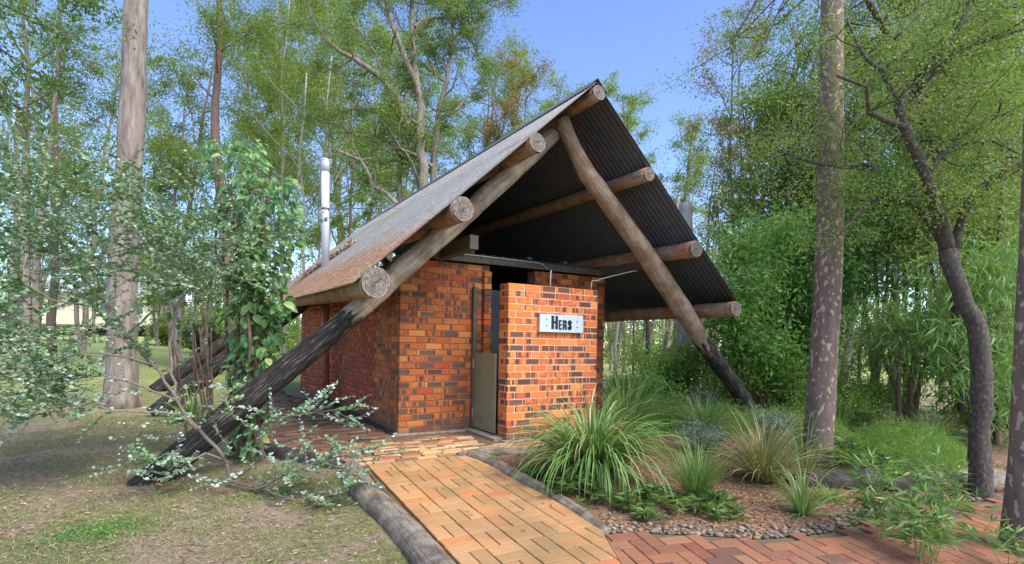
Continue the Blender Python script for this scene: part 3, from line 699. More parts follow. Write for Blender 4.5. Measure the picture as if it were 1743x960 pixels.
def log_end(parent, c, direc, r, seed):
    """a sawn end face with rim, radial splits"""
    rg = random.Random(seed); d = Vector(direc).normalized(); M = Matrix.Translation(Vector(c)) @ d.to_track_quat('Z', 'Y').to_matrix().to_4x4()
    bm = bmesh.new(); n_ = 28; rr = [r*(1+.05*sin(a*2*pi/n_*2+seed)+rg.uniform(-.015, .015)) for a in range(n_)]
    top = [bm.verts.new((rr[i]*cos(2*pi*i/n_), rr[i]*sin(2*pi*i/n_), .006)) for i in range(n_)]; lo = [bm.verts.new((v.co.x*1.01, v.co.y*1.01, -.03)) for v in top]
    bm.faces.new(top)
    for i in range(n_): bm.faces.new((lo[i], lo[(i+1) % n_], top[(i+1) % n_], top[i]))
    e = put('end_grain', bm_mesh('end_grain', bm), LG_END, parent, None); e.parent = parent; e.matrix_parent_inverse = Matrix.Identity(4)
    off = Vector((0, 0, 0)); q = parent
    while q is not None: off += q.location; q = q.parent
    MM = Matrix.Translation(-off) @ M; e.location = MM.to_translation(); e.rotation_euler = MM.to_euler()
    # splits and pale rim as one sub-part mesh each would be a fourth level, so they join the end face
    bm = bmesh.new(); bm.from_mesh(e.data)
    nf = len(bm.faces)
    base = rg.uniform(0, 2*pi)
    for k in range(rg.choice((5, 6, 7))):
        a = base+k*2*pi/6+rg.uniform(-.5, .5); L = r*rg.uniform(.35, .97); w = r*(.018 if k else .05)*rg.uniform(.7, 1.3)
        pts_ = [(0.0, w*.35), (L*.5, w), (L, w*.35), (L*1.0, -w*.35), (L*.5, -w*.5), (0, -w*.35)]
        kink = rg.uniform(-.12, .12)*r
        vs = []
        for i_, (x, y) in enumerate(pts_):
            if i_ in (1, 4): y += kink
            vs.append(bm.verts.new((x*cos(a)-y*sin(a), x*sin(a)+y*cos(a), .0075+.0004*k)))
        f = bm.faces.new(vs); f.material_index = 1
    for i in range(n_):
        if rg.random() < .45:
            a0, a1 = 2*pi*i/n_, 2*pi*(i+1)/n_
            v = [bm.verts.new((q_*cos(a), q_*sin(a), .007)) for q_, a in ((rr[i]*.93, a0), (rr[i]*.995, a0), (rr[(i+1) % n_]*.995, a1), (rr[(i+1) % n_]*.94, a1))]
            bm.faces.new(v).material_index = 2
    bm.normal_update()
    for f in list(bm.faces)[nf:]:
        if f.normal.z < 0: f.normal_flip()
    bm.to_mesh(e.data); bm.free(); e.data.materials.append(CRACK); e.data.materials.append(RIMW); return e
def rafter(pts, rad, mat, seed):
    return put('log_rafter', log_mesh('log_rafter', pts, rad, seed, 20, .10, .12), mat, shelter, (0, 0, 0))
LP = [(-2.66, -1.2, -.10), (-2.50, -1.2, .05), (-2.25, -1.2, .27), (-1.697, -1.2, .765), (-.986, -1.2, 1.395), (-.347, -1.2, 2.03), (.122, -1.2, 2.462), (.601, -1.2, 2.926), (1.024, -1.2, 3.333), (1.4, -1.2, 3.71), (1.56, -1.2, 3.86)]
rafter(LP, [.11, .12, .125, .118, .105, .118, .112, .112, .108, .105, .10], LG_L, 1)
RP = [(5.62, -1.35, -.1), (5.045, -1.35, .529), (4.285, -1.35, 1.214), (3.703, -1.35, 1.8), (3.05, -1.35, 2.44), (2.157, -1.35, 3.239), (1.98, -1.35, 3.381), (1.836, -1.35, 3.58), (1.685, -1.35, 3.787), (1.56, -1.35, 4.0)]
rafter(RP, [.12, .12, .122, .142, .13, .115, .118, .10, .088, .088], LG_R, 2)
for Y_, dx in ((3.4, 0), (8.0, -.35)):
    dz = KR*(Y_+1.2)
    rafter([(-2.86+dx, Y_, -.02), (-2.4+dx*.8, Y_, .42), (-1.84+dx*.6, Y_, .92), (-.35, Y_, 2.03+dz), (.6, Y_, 2.93+dz), (1.5, Y_, 3.8+dz)], [.16, .15, .14, .12, .11, .10], LG_B, 5)
    rafter([(5.6, Y_+.2, -.1), (4.285, Y_+.2, 1.214+dz*.6), (3.05, Y_+.2, 2.414+dz), (1.6, Y_+.2, 3.9+dz)], [.13, .13, .12, .1], LG_B, 6)
# purlin logs: x, z at the front, radius front/back, rise
for i, (x, z, r, r2, k) in enumerate(((1.69, 4.125, .085, .10, .03), (.852, 3.375, .102, .10, .03), (-.005, 2.535, .118, .115, .03), (-.856, 1.745, .135, .12, .033),
                                      (2.507, 3.335, .085, .095, .028), (3.378, 2.505, .11, .11, .022), (4.205, 1.752, .105, .10, .0))):
    pg = put('log_purlin', log_mesh('log_purlin', [(x, -1.9, z), (x+.01, 0, z+k*1.9), (x, 2.5, z+k*4.4), (x, 8.1, z+k*10)], [r, (r+r2)/2, r2, r2], 20+i, 18, .07, .15), LG_P, shelter, (0, 0, 0))
    log_end(pg, (x, -1.905, z), (0, -1, -.0), r*.99, 40+i)
# lichen-covered front of the low left purlin
put('lichen_patch', tube_mesh('lichen_patch', [([(-.856, -1.90, 1.745), (-.856, -1.83, 1.747), (-.856, -1.74, 1.749), (-.855, -1.66, 1.751)], [.139, .142, .139, .128])], 18, False, .10, 23), MOSS, shelter, (0, 0, 0))
# leaf litter caught on the roof
def leaf_arrays(rg, P, L, W, D=None, jitter=.9, fold=.12, rnd=None, bias=None):
    """P (n,3) leaf positions -> diamonds. bias: mean direction of the leaves"""
    n = len(P); d = rg.normal(size=(n, 3))*jitter
    if bias is not None: d += np.asarray(bias)
    d /= np.linalg.norm(d, axis=1)[:, None]+1e-9
    s = np.cross(d, rg.normal(size=(n, 3))); s /= np.linalg.norm(s, axis=1)[:, None]+1e-9; nn_ = np.cross(d, s)
    l = (L*rg.uniform(.6, 1.25, n))[:, None]; w = (W*rg.uniform(.7, 1.2, n))[:, None]
    V = np.empty((n, 4, 3)); V[:, 0] = P; V[:, 1] = P+d*l*.45+s*w*.5+nn_*l*fold; V[:, 2] = P+d*l; V[:, 3] = P+d*l*.45-s*w*.5+nn_*l*fold
    r = rg.uniform(0, 1, n) if rnd is None else rnd
    return V.reshape(-1, 3), np.arange(n*4).reshape(-1, 4), np.repeat(r, 4)
def leaf_mesh(name, *a, **k):
    V, F, r = leaf_arrays(*a, **k); return np_mesh(name, V, F, False, {'r': r})
rgn = np.random.default_rng(7)
pts = []
for i in range(900):
    t = rgn.uniform(0, 1); X = .15-.62*t+rgn.normal()*.035; Y = 3.3+2.0*t*.9+rgn.normal()*.14; pts.append((X, Y, RZ+KR*(Y+1.9)-RS*(RX-X)+.02+rgn.uniform(0, .05)))
tag(put('leaf_litter', leaf_mesh('leaf_litter', rgn, np.array(pts), .09, .025), LIT, kind='stuff'), 'drift of dry brown leaves caught on the roof beside the vent pipe', 'leaf litter')

# ------------------------------------------------------------------ edging and garden logs
def log_thing(name, label, pts, rad, seed, mat=LG_E, rough=.09, ends=False):
    o = put(name, log_mesh(name, pts, rad, seed, 28, rough, .035), mat); tag(o, label, 'log'); return o
log_thing('edging_log', 'thick dark grey log along the left side of the tan paver ramp', [(-.93, -1.42, -.04), (-1.0, -1.75, -.02), (-1.02, -2.3, -.06), (-.97, -3.0, -.10), (-.98, -3.7, -.14), (-1.02, -4.8, -.2)], [.085, .108, .112, .105, .11, .11], 51)
log_thing('edging_log', 'slim weathered grey log along the right side of the tan paver ramp', [(.30, -1.56, .0), (.37, -1.9, -.02), (.37, -2.5, -.06), (.39, -3.1, -.11), (.35, -3.55, -.14), (.33, -3.72, -.155)], [.066, .072, .07, .066, .058, .045], 52)
log_thing('edging_log', 'short grey log end lying across the top of the right hand ramp edging', [(.16, -1.52, -.01), (.5, -1.5, .0), (.86, -1.57, -.02), (1.6, -1.62, -.03)], [.05, .065, .06, .055], 53)
log_thing('edging_log', 'dark rotten log bordering the brick apron below the vine', [(-1.66, -.30, -.02), (-1.5, -.62, -.0), (-1.25, -1.05, -.02), (-1.03, -1.42, -.03)], [.09, .10, .095, .085], 54, LG_D)
log_thing('garden_log', 'dark weathered log lying behind the spotted trunk beside the straw tufts', [(2.9, -3.55, -.12), (3.3, -3.78, -.10), (3.72, -4.05, -.12), (3.95, -4.15, -.15)], [.09, .12, .12, .10], 55, LG_D, .3)
log_thing('garden_log', 'grey hollowed log running behind the dark forked tree by the red path', [(4.0, -4.18, -.13), (4.4, -4.3, -.10), (4.9, -4.55, -.12), (5.8, -5.0, -.14)], [.10, .125, .12, .11], 56, LG_E, .3)
log_thing('garden_log', 'pale log kerb at the far side of the feathery ground cover', [(8.0, -1.2, -.0), (8.9, -2.0, -.02), (9.9, -2.9, -.05), (11, -4.1, -.1)], [.10, .11, .11, .10], 57, LG_E, .2)
grate = thing('drain_grate', 'small dark slotted drain grate set in the brick apron near the wall corner', 'drain', (-.55, -.2, .012))
put('grate_frame', box_mesh('grate_frame', (-.68, -.27, 0), (-.40, -.16, .013), .002), MOLD, grate, (0, 0, 0))
for i in range(11): put('grate_bar', box_mesh('grate_bar', (-.67+i*.0255, -.262, .0135), (-.657+i*.0255, -.168, .018)), SCREW, grate, (0, 0, 0))

# pebble border
peb = thing('pebble_border', 'border of rounded river pebbles between the mulch bed and red path', 'pebble border', (1.6, -4.2, -.18))
PM = []
for i in range(8):
    bm = bmesh.new(); bmesh.ops.create_icosphere(bm, subdivisions=2, radius=1)
    for v in bm.verts:
        v.co *= 1+.22*noise.noise(v.co*1.3+Vector((i*7, 0, 0)))
    me = bm_mesh('pebble', bm, True); n = NT('pebble_%s' % 'abcdefgh'[i]) ; 
    n.color(n.ramp(n.math('ADD', n.math('MULTIPLY', n.new('ShaderNodeObjectInfo').outputs['Random'], .75), n.math('MULTIPLY', n.noise(n.coord(), 2.5, 5), .3)), [(.1, (.07, .06, .045)), (.35, (.15, .125, .09)), (.55, (.25, .165, .085)), (.75, (.20, .18, .145)), (.95, (.34, .25, .155))])); n.b.inputs['Roughness'].default_value = .6
    n.bump(n.noise(n.coord(), 9, 4), .25, .01); me.materials.append(n.m); PM.append(me)
def along_edge(t):
    L = [math.dist(EDGE[i], EDGE[i+1]) for i in range(len(EDGE)-1)]; s = t*sum(L)
    for i, l in enumerate(L):
        if s <= l: break
        s -= l
    a, b = EDGE[i], EDGE[i+1]; u = min(1, s/l); d = Vector((b[0]-a[0], b[1]-a[1])).normalized()
    return a[0]+(b[0]-a[0])*u, a[1]+(b[1]-a[1])*u, d
rng = random.Random(11); placed = []
for i in range(1400):
    t = rng.uniform(.0, .62); x, y, d = along_edge(t); off = abs(rng.gauss(.02, .065))+.012
    if off > .28: continue
    x += -d.y*off+rng.uniform(-.02, .02); y += d.x*off
    r = rng.uniform(.013, .03)*(1.5 if rng.random() < .12 else 1)
    if any((x-a)**2+(y-b)**2 < ((r+c)*.85)**2 for a, b, c in placed): continue
    placed.append((x, y, r))
for x, y, r in placed[:290]:
    o = put('pebble', PM[rng.randrange(8)], None, peb, (x, y, H(x, y)+r*.35+.004), (rng.uniform(-.3, .3), rng.uniform(-.3, .3), rng.uniform(0, 6.3))); o.scale = (r*rng.uniform(.9, 1.35), r*rng.uniform(.75, 1.0), r*rng.uniform(.55, .75))

# ------------------------------------------------------------------ ground litter and grass
rgn = np.random.default_rng(21)
def scatter(n, x0, x1, y0, y1, test, z=.0):
    out = []
    for x, y in zip(rgn.uniform(x0, x1, n), rgn.uniform(y0, y1, n)):
        if test(x, y): out.append((x, y, H(x, y)+z))
    return np.array(out)
P = scatter(30000, .4, 6.2, -5, -1.5, lambda x, y: inside((x, y), BED), .012)
V, F, r = leaf_arrays(rgn, P, .045, .014, jitter=1, bias=(0, 0, 0)); V = V.reshape(-1, 4, 3)
V[:, :, 2] = P[:, None, 2]+(V[:, :, 2]-P[:, None, 2])*.25+.004
tag(put('mulch_chips', np_mesh('mulch_chips', V.reshape(-1, 3), F, False, {'r': r}), leaf_mat('bark_chip', [(0, (.10, .05, .022)), (.5, (.25, .13, .06)), (.85, (.42, .25, .14)), (1, (.55, .38, .24))], trans=0, rough=.9), kind='stuff'), 'brown bark chips and dead leaves spread over the garden bed', 'mulch')
def lawn_ok(x, y):
    if x > -1.1-.0 and y < 9 and x < 4: return False
    if inside((x, y), APRON) : return False
    k = noise.fractal(Vector((x*1.3, y*1.3, 3)), .6, 2, 4)
    return k > -.12+rgn.uniform(-.3, .3)
P = scatter(180000, -6.5, -1.0, -4.6, 3.5, lambda x, y: lawn_ok(x, y) and in_view(x, y, 0), 0)
P2 = scatter(60000, -9, -.2, 2, 14, lambda x, y: lawn_ok(x, y) and in_view(x, y, 0), 0)
def blades(P, hgt, w, lean=.6):
    n = len(P); d = rgn.normal(size=(n, 3))*lean; d[:, 2] = 1; d /= np.linalg.norm(d, axis=1)[:, None]
    s = np.cross(d, rgn.normal(size=(n, 3))); s /= np.linalg.norm(s, axis=1)[:, None]; l = (hgt*rgn.uniform(.4, 1.3, n))[:, None]
    V = np.empty((n, 3, 3)); V[:, 0] = P-s*w; V[:, 1] = P+s*w; V[:, 2] = P+d*l
    return V.reshape(-1, 3), np.arange(n*3).reshape(-1, 3), np.repeat(rgn.uniform(0, 1, n), 3)
V, F, r = blades(P, .042, .0017, 1.2); V2, F2, r2 = blades(P2, .045, .004, 1.0)
tag(put('lawn_grass', np_mesh('lawn_grass', np.vstack([V, V2]), np.vstack([F, F2+len(V)]), False, {'r': np.concatenate([r, r2])}), GG, kind='stuff'), 'short sparse grass growing in patches on the dirt lawn', 'grass')
P = scatter(26000, -6, -1.0, -4.8, 3, lambda x, y: not (x > -1.15), .006)
V, F, r = leaf_arrays(rgn, P, .05, .013); V = V.reshape(-1, 4, 3); V[:, :, 2] = P[:, None, 2]+np.abs(V[:, :, 2]-P[:, None, 2])*.2
tag(put('lawn_litter', np_mesh('lawn_litter', V.reshape(-1, 3), F, False, {'r': r}), LIT, kind='stuff'), 'dry leaves and bark bits scattered on the left lawn', 'leaf litter')
# green creeper patches
def patch_weeds(name, label, c, rx, ry, n, seed):
    rg = np.random.default_rng(seed); a = rg.normal(size=(n, 2)); P = np.stack([c[0]+a[:, 0]*rx, c[1]+a[:, 1]*ry, np.zeros(n)], 1)
    P[:, 2] = [H(x, y)+.006 for x, y in P[:, :2]]
    V, F, r = leaf_arrays(rg, P, .022, .012, bias=(0, 0, .6)); tag(put(name, np_mesh(name, V, F, False, {'r': r}), GB, kind='stuff'), label, 'weeds')
patch_weeds('creeping_weeds', 'bright green creeping weed patch on the dirt near the bottom left', (-2.78, -2.3), .17, .10, 1100, 5)
patch_weeds('creeping_weeds', 'small low weeds between the lawn and the lower ramp log', (-1.9, -2.0), .20, .08, 350, 6)
for i, (px, py, lab) in enumerate(((432, 836, 'curled orange leaf lying on the dirt between leg foot and ramp'), (270, 829, 'rusty orange leaf lying at the foot of the near log rafter'), (241, 748, 'orange brown leaf lying on grass left of the near log rafter'))):
    g = ground_at(px, py); bm = bmesh.new()
    o_ = [(-.05, 0, .004), (-.02, .022, .014), (.03, .02, .018), (.055, 0, .01), (.03, -.02, .016), (-.02, -.022, .012)]
    vs = [bm.verts.new(v) for v in o_]; c0 = bm.verts.new((0, 0, .004))
    for a in range(6): bm.faces.new((vs[a], vs[(a+1) % 6], c0))
    bmesh.ops.recalc_face_normals(bm, faces=bm.faces[:])
    o = put('fallen_leaf', bm_mesh('fallen_leaf', bm), plain('orange_dead_leaf', (.62, .22, .04), .6, 0, 50), None, (g.x, g.y, g.z+.012), (0, 0, i*2.1)); tag(o, lab, 'leaf', 'orange leaves fallen on the lawn')

# ================================================================== vegetation
def xy_at(px, d, dz=0.0):
    p = at(px, 586, d); return Vector((p.x, p.y, H(p.x, p.y)+dz))
def top_z(py, d): return CAM.z+(586-py)/FPX*d
def wander(rg, p, d, L, n, wob, up=0.0):
    pts = [Vector(p)]; d = Vector(d).normalized()
    for i in range(n):
        d = (d+Vector((rg.gauss(0, wob), rg.gauss(0, wob), rg.gauss(0, wob)+up))).normalized(); pts.append(pts[-1]+d*(L/n))
    return pts
def grow_crown(rg, stem, r_base, cf, spread, nb, ns, wob=.22, up=.12, zscale=1.0):
    """branches leaving a stem polyline; returns limb paths and leaf anchors"""
    paths = []; anchors = []
    n = len(stem); Ls = sum((stem[i+1]-stem[i]).length for i in range(n-1))
    for b in range(nb):
        f = cf+(1-cf)*(b+rg.random())/nb; idx = min(n-2, int(f*(n-1))); u = f*(n-1)-idx
        p = stem[idx].lerp(stem[idx+1], u); az = rg.uniform(0, 2*pi)
        d = Vector((cos(az), sin(az), rg.uniform(.35, 1.1)*zscale)); L = spread*rg.uniform(.6, 1.15)*(1.1-.45*f)
        r = r_base*(1-.7*f)*.55
        pp = wander(rg, p, d, L, 5, wob, up); paths.append((pp, [r, r*.8, r*.62, r*.48, r*.34, r*.22])); anchors += pp[3:]
        for k in range(ns):
            i = rg.choice((2, 3, 4)); d2 = (pp[i]-pp[i-1]).normalized()+Vector((rg.gauss(0, .8), rg.gauss(0, .8), rg.gauss(0, .5)))
            q = wander(rg, pp[i], d2, L*rg.uniform(.35, .6), 3, wob, up*.5); paths.append((q, [r*.42, r*.3, r*.2, r*.12])); anchors += q[1:]
    return paths, anchors
def crown_leaves(seed, anchors, n, clump, L, W, mat, bias=(0, 0, -.5), zf=.65, roundish=False):
    rg = np.random.default_rng(seed); A = np.array([tuple(a) for a in anchors])
    wts = rg.uniform(.2, 1.6, len(A)); wts /= wts.sum(); k = rg.choice(len(A), n, p=wts)
    cl = (rg.uniform(.35, 1.3, len(A))**1.2)[k][:, None]*clump
    P = A[k]+np.clip(rg.normal(size=(n, 3)), -1.6, 1.6)*cl*np.array([1, 1, zf])
    tone = rg.uniform(0, 1, len(A))[k]*.5+rg.uniform(0, 1, n)*.5
    V, F, r = leaf_arrays(rg, P, L, W, bias=bias, rnd=tone)
    return np_mesh('crown', V, F, False, {'r': r})
LEAF_N = 1.6
def gum(name, label, px, d, ytop, seed, stems=2, r=.16, spread=.26, nl=16000, L=.13, W=.036, mat=None, bk=None, cf=.35, lean=.12, nb=9, ns=4, clump=.42, group='gum trees standing behind the shelter', leans=None, top_px=None, base=None):
    rg = random.Random(seed); b = base or xy_at(px, d); Ht = top_z(ytop, d)-b.z
    t = thing(name, label, 'tree', b, group); paths = []; anch = []
    for s in range(stems):
        az = rg.uniform(0, 6.28); ln = leans[s] if leans else lean*rg.uniform(.3, 1.3)*(1 if stems > 1 else .4)
        if leans: dv_ = RT*ln+FW*rg.uniform(-.1, .1)
        else: dv_ = Vector((cos(az), sin(az), 0))*ln
        hh = Ht*rg.uniform(.8, 1.0) if s else Ht
        st = []; q = Vector((0, 0, 0)); wob = Vector((0, 0, 0))
        for i in range(10):
            f = i/9; wob += Vector((rg.gauss(0, .012), rg.gauss(0, .012), 0))*Ht
            st.append(b+dv_*Ht*f**1.15+wob*.6*(f > 0)+Vector((0, 0, hh*f-.1*(i == 0))))
        rr = r*(1 if s == 0 else rg.uniform(.6, .9)); paths.append((st, [rr*(1.15 if i == 0 else 1-.82*i/9) for i in range(10)]))
        pp, an = grow_crown(rg, st, rr, cf*.85, spread*Ht, int(nb*1.35), ns); paths += pp; anch += an
    put('trunk', tube_mesh('trunk', paths, 6, False), bk or BK_GUM, t)
    put('crown', crown_leaves(seed, anch, int(nl*LEAF_N), clump*.72, L*.84, W*.95, mat or G1), mat or G1, t)
    return t
BG = 'gum trees standing behind the shelter'
gum('gum_tree', 'sparse gum with long bare side branch at the far left', 45, 17, -120, 101, 2, .15, .22, 14000, mat=G2, leans=(-.02, .10), nb=10)
gum('gum_tree', 'slender leafy gum filling the sky gap left of the big grey trunk', 140, 24, 60, 102, 2, .14, .26, 9000, mat=G2, L=.15, W=.045)
gum('gum_tree', 'bushy gum with rounded crown right of the big grey trunk', 300, 19, 80, 103, 3, .14, .23, 22000, mat=G1, cf=.25)
gum('gum_tree', 'pale green gum crown behind the top of the vine', 405, 23, -20, 104, 2, .15, .20, 20000, mat=G1, L=.15, W=.042, cf=.3)
gum('gum_tree', 'tall many stemmed gum with thin pale poles left of the vent pipe', 480, 18, -90, 105, 4, .09, .17, 24000, mat=G1, bk=BK_PALE, cf=.35, leans=(.02, -.06, .07, -.12))
gum('gum_tree', 'thin pale gum rising just left of the white vent pipe', 530, 20, -60, 106, 2, .09, .16, 18000, mat=G1, bk=BK_PALE, leans=(.0, .05))
gum('gum_tree', 'dense light green gum standing above the vent pipe', 590, 25, -50, 107, 3, .15, .18, 26000, mat=G1, L=.15, W=.045, leans=(-.12, .0, .1), cf=.3)
def explicit_tree(name, label, px, d, limbs, seed, n, clump, L, W, mat, bk, ntw=2, tl=(.5, 1.5), st=.35, skip=2, group=None, bias=(0, 0, -.5)):
    rg = random.Random(seed); t = thing(name, label, 'tree', xy_at(px, d), group); paths = []; tw = []; an = []
    for p3, rr in limbs:
        P_, R_ = resample([at(x, y, d+dd) for x, y, dd in p3], [q*d for q in rr], st); P_ = [p+Vector((rg.gauss(0, .02), rg.gauss(0, .02), rg.gauss(0, .02)))*(d/12) for p in P_]; paths.append((P_, R_))
        for i in range(skip if p3[0][1] < 200 else len(P_)//2, len(P_)):
            for k in range(ntw):
                q = wander(rg, P_[i], (rg.gauss(0, 1), rg.gauss(0, 1), rg.gauss(.35, .6)), rg.uniform(*tl), 5, .3, .04); r0 = R_[i]*.35+.008
                tw.append((q, [r0*(1-.15*j) for j in range(6)])); an += q[2:]
                if rg.random() < .7: q2 = wander(rg, q[3], (rg.gauss(0, 1), rg.gauss(0, 1), rg.gauss(.2, .6)), rg.uniform(*tl)*.5, 3, .3, .04); tw.append((q2, [r0*.5, r0*.35, r0*.25, r0*.2])); an += q2[1:]
    put('trunk', tube_mesh('trunk', paths+tw, 8, False, .06, seed), bk, t)
    put('crown', crown_leaves(seed, an, n, clump, L, W, mat, bias=bias), mat, t); return t
explicit_tree('gum_tree', 'large spreading gum with twin grey trunks above the middle of the roof', 718, 15, [
    ([(728, 640, 0), (724, 400, 0), (722, 323, 0), (716, 238, 0), (714, 161, 0), (706, 106, 0), (701, 42, .2), (705, -60, .4), (720, -160, .6)], [.0105, .0105, .0095, .0085, .0072, .006, .005, .004, .002]),
    ([(712, 640, .3), (714, 315, .3), (701, 238, .2), (676, 170, 0), (650, 132, -.3), (603, 102, -.8), (552, 64, -1.2), (523, 8, -1.6), (500, -60, -2)], [.009, .0085, .007, .0065, .0055, .0045, .0035, .0025, .0015]),
    ([(714, 161, 0), (693, 106, -.2), (676, 60, -.5), (659, 25, -.7), (650, -40, -.9)], [.006, .0055, .0045, .0035, .002]),
    ([(706, 47, 0), (718, 32, .1), (765, 28, .4), (800, 10, .6)], [.003, .0025, .002, .001]),
    ([(650, 132, -.3), (640, 90, -.2), (610, 50, 0), (590, 10, .2)], [.003, .0025, .002, .001]),
    ([(676, 170, 0), (640, 190, .4), (600, 185, .7), (560, 200, 1)], [.0035, .003, .002, .001]),
    ([(700, 470, -.3), (680, 349, -.3), (655, 323, -.4), (638, 319, -.5), (612, 272, -.7), (578, 259, -.9), (555, 275, -1)], [.0055, .005, .0045, .004, .0035, .0025, .001]),
    ([(690, 480, .4), (682, 323, .4), (676, 255, .5), (638, 234, .3), (604, 230, .1), (570, 205, 0)], [.0065, .0055, .005, .004, .003, .001]),
    ([(737, 283, .2), (710, 266, 0), (680, 251, -.3), (660, 215, -.5)], [.0035, .003, .002, .001])], 108, 44000, .27, .085, .028, G2, BK_GUM, group=BG)
explicit_tree('gum_tree', 'upright gum whose fork leans right beside the twin grey trunks', 745, 15.6, [
    ([(738, 640, 0), (737, 310, 0), (742, 238, 0), (748, 191, 0), (757, 140, .1), (769, 68, .2), (774, 17, .3), (790, -80, .4)], [.0075, .0072, .0062, .0052, .0045, .0035, .003, .0015]),
    ([(748, 200, 0), (778, 183, .1), (799, 157, .3), (830, 150, .5)], [.004, .003, .002, .001]),
    ([(769, 68, .2), (800, 40, .3), (840, 10, .5), (870, 0, .6)], [.003, .0025, .002, .001]),
    ([(757, 140, .1), (735, 110, -.2), (722, 80, -.3)], [.003, .002, .001]),
    ([(774, 17, .3), (810, 90, .4), (835, 120, .5)], [.002, .0015, .001])], 109, 22000, .25, .085, .028, G2, BK_GUM, group=BG, tl=(.4, 1.2))
gum('gum_tree', 'distant yellow green gum low behind the roof slope', 650, 32, 70, 110, 3, .2, .26, 16000, mat=G1, L=.2, W=.06)
gum('gum_tree', 'distant gum with drooping crown between twin trunks and roof peak', 815, 30, 95, 111, 3, .18, .24, 15000, mat=G1, L=.19, W=.055)
gum('gum_tree', 'gum with russet dying leaves above the upper roof slope', 880, 26, 125, 112, 2, .15, .20, 11000, mat=GR, L=.16, W=.045)
gum('gum_tree', 'thin gum with bare spire just left of the roof peak', 925, 24, 150, 113, 2, .13, .20, 9000, mat=G1, L=.15, W=.045)
gum('gum_tree', 'olive crowned gum showing just right of the roof peak', 1050, 31, 150, 114, 2, .17, .17, 8000, mat=G1, L=.19, W=.055)
gum('gum_tree', 'low olive gum beyond the right roof slope', 1130, 30, 215, 115, 3, .16, .16, 7000, mat=G1, L=.19, W=.055)
gum('gum_tree', 'wispy gum of nearly bare twigs in the sky gap right of the roof', 1185, 21, 240, 116, 2, .08, .2, 2600, mat=G2, nb=7)
gum('gum_tree', 'gum with rusty red upper twigs at the edge of the right hand canopy', 1262, 15, 75, 117, 2, .09, .20, 10000, mat=GR, L=.10, W=.032, nb=9, clump=.3, leans=(-.05, .03))
gum('gum_tree', 'dense canopy tree left of the spotted trunk', 1335, 13, 60, 118, 3, .10, .24, 15000, mat=G3, L=.10, W=.04, cf=.3, group='trees on the right', leans=(-.05, .08, 0))
gum('gum_tree', 'tall leafy tree behind the spotted trunk', 1430, 15, -80, 119, 2, .11, .2, 24000, mat=G2, L=.11, W=.042, cf=.25, group='trees on the right')
gum('gum_tree', 'thin trunked tree between spotted trunk and forked tree', 1545, 11, -60, 120, 2, .075, .2, 20000, mat=G2, L=.085, W=.035, cf=.45, bk=BK_BR, group='trees on the right', leans=(.02, -.04))
gum('gum_tree', 'high green tree behind the forked dark tree', 1610, 16, -40, 121, 3, .12, .23, 16000, mat=G1, L=.12, W=.045, cf=.25, group='trees on the right')
gum('gum_tree', 'dense tree at the far right edge beyond the bamboo', 1735, 13, -60, 122, 3, .12, .24, 18000, mat=G2, L=.10, W=.04, cf=.25, group='trees on the right')
for i, (px, d, yt, lab) in enumerate(((60, 27, 190, 'dark bushy tree low behind the silver shrub at far left'), (160, 34, 330, 'small round tree in front of the cream house'), (270, 33, 400, 'low dark tree on the lawn right of the big grey trunk'), (345, 28, 250, 'mid green tree behind the vine stems'), (1040, 30, 400, 'pale stemmed sapling seen under the right eave beside the brick wall'), (1095, 26, 380, 'sapling with curved dark stem seen under the right eave'), (1215, 34, 330, 'yellow green tree beyond the grassy rise'), (1385, 20, 300, 'dark broadleaf behind the foot of the spotted trunk'))):
    gum('small_tree', lab, px, d, yt, 140+i, 2, .10, .20, 6500 if i not in (4, 5) else 3000, mat=(G3, G3, G2, G2, G1, G1, G1, G3)[i], L=.17, W=.06, cf=.2, clump=.5, group='smaller trees further back')
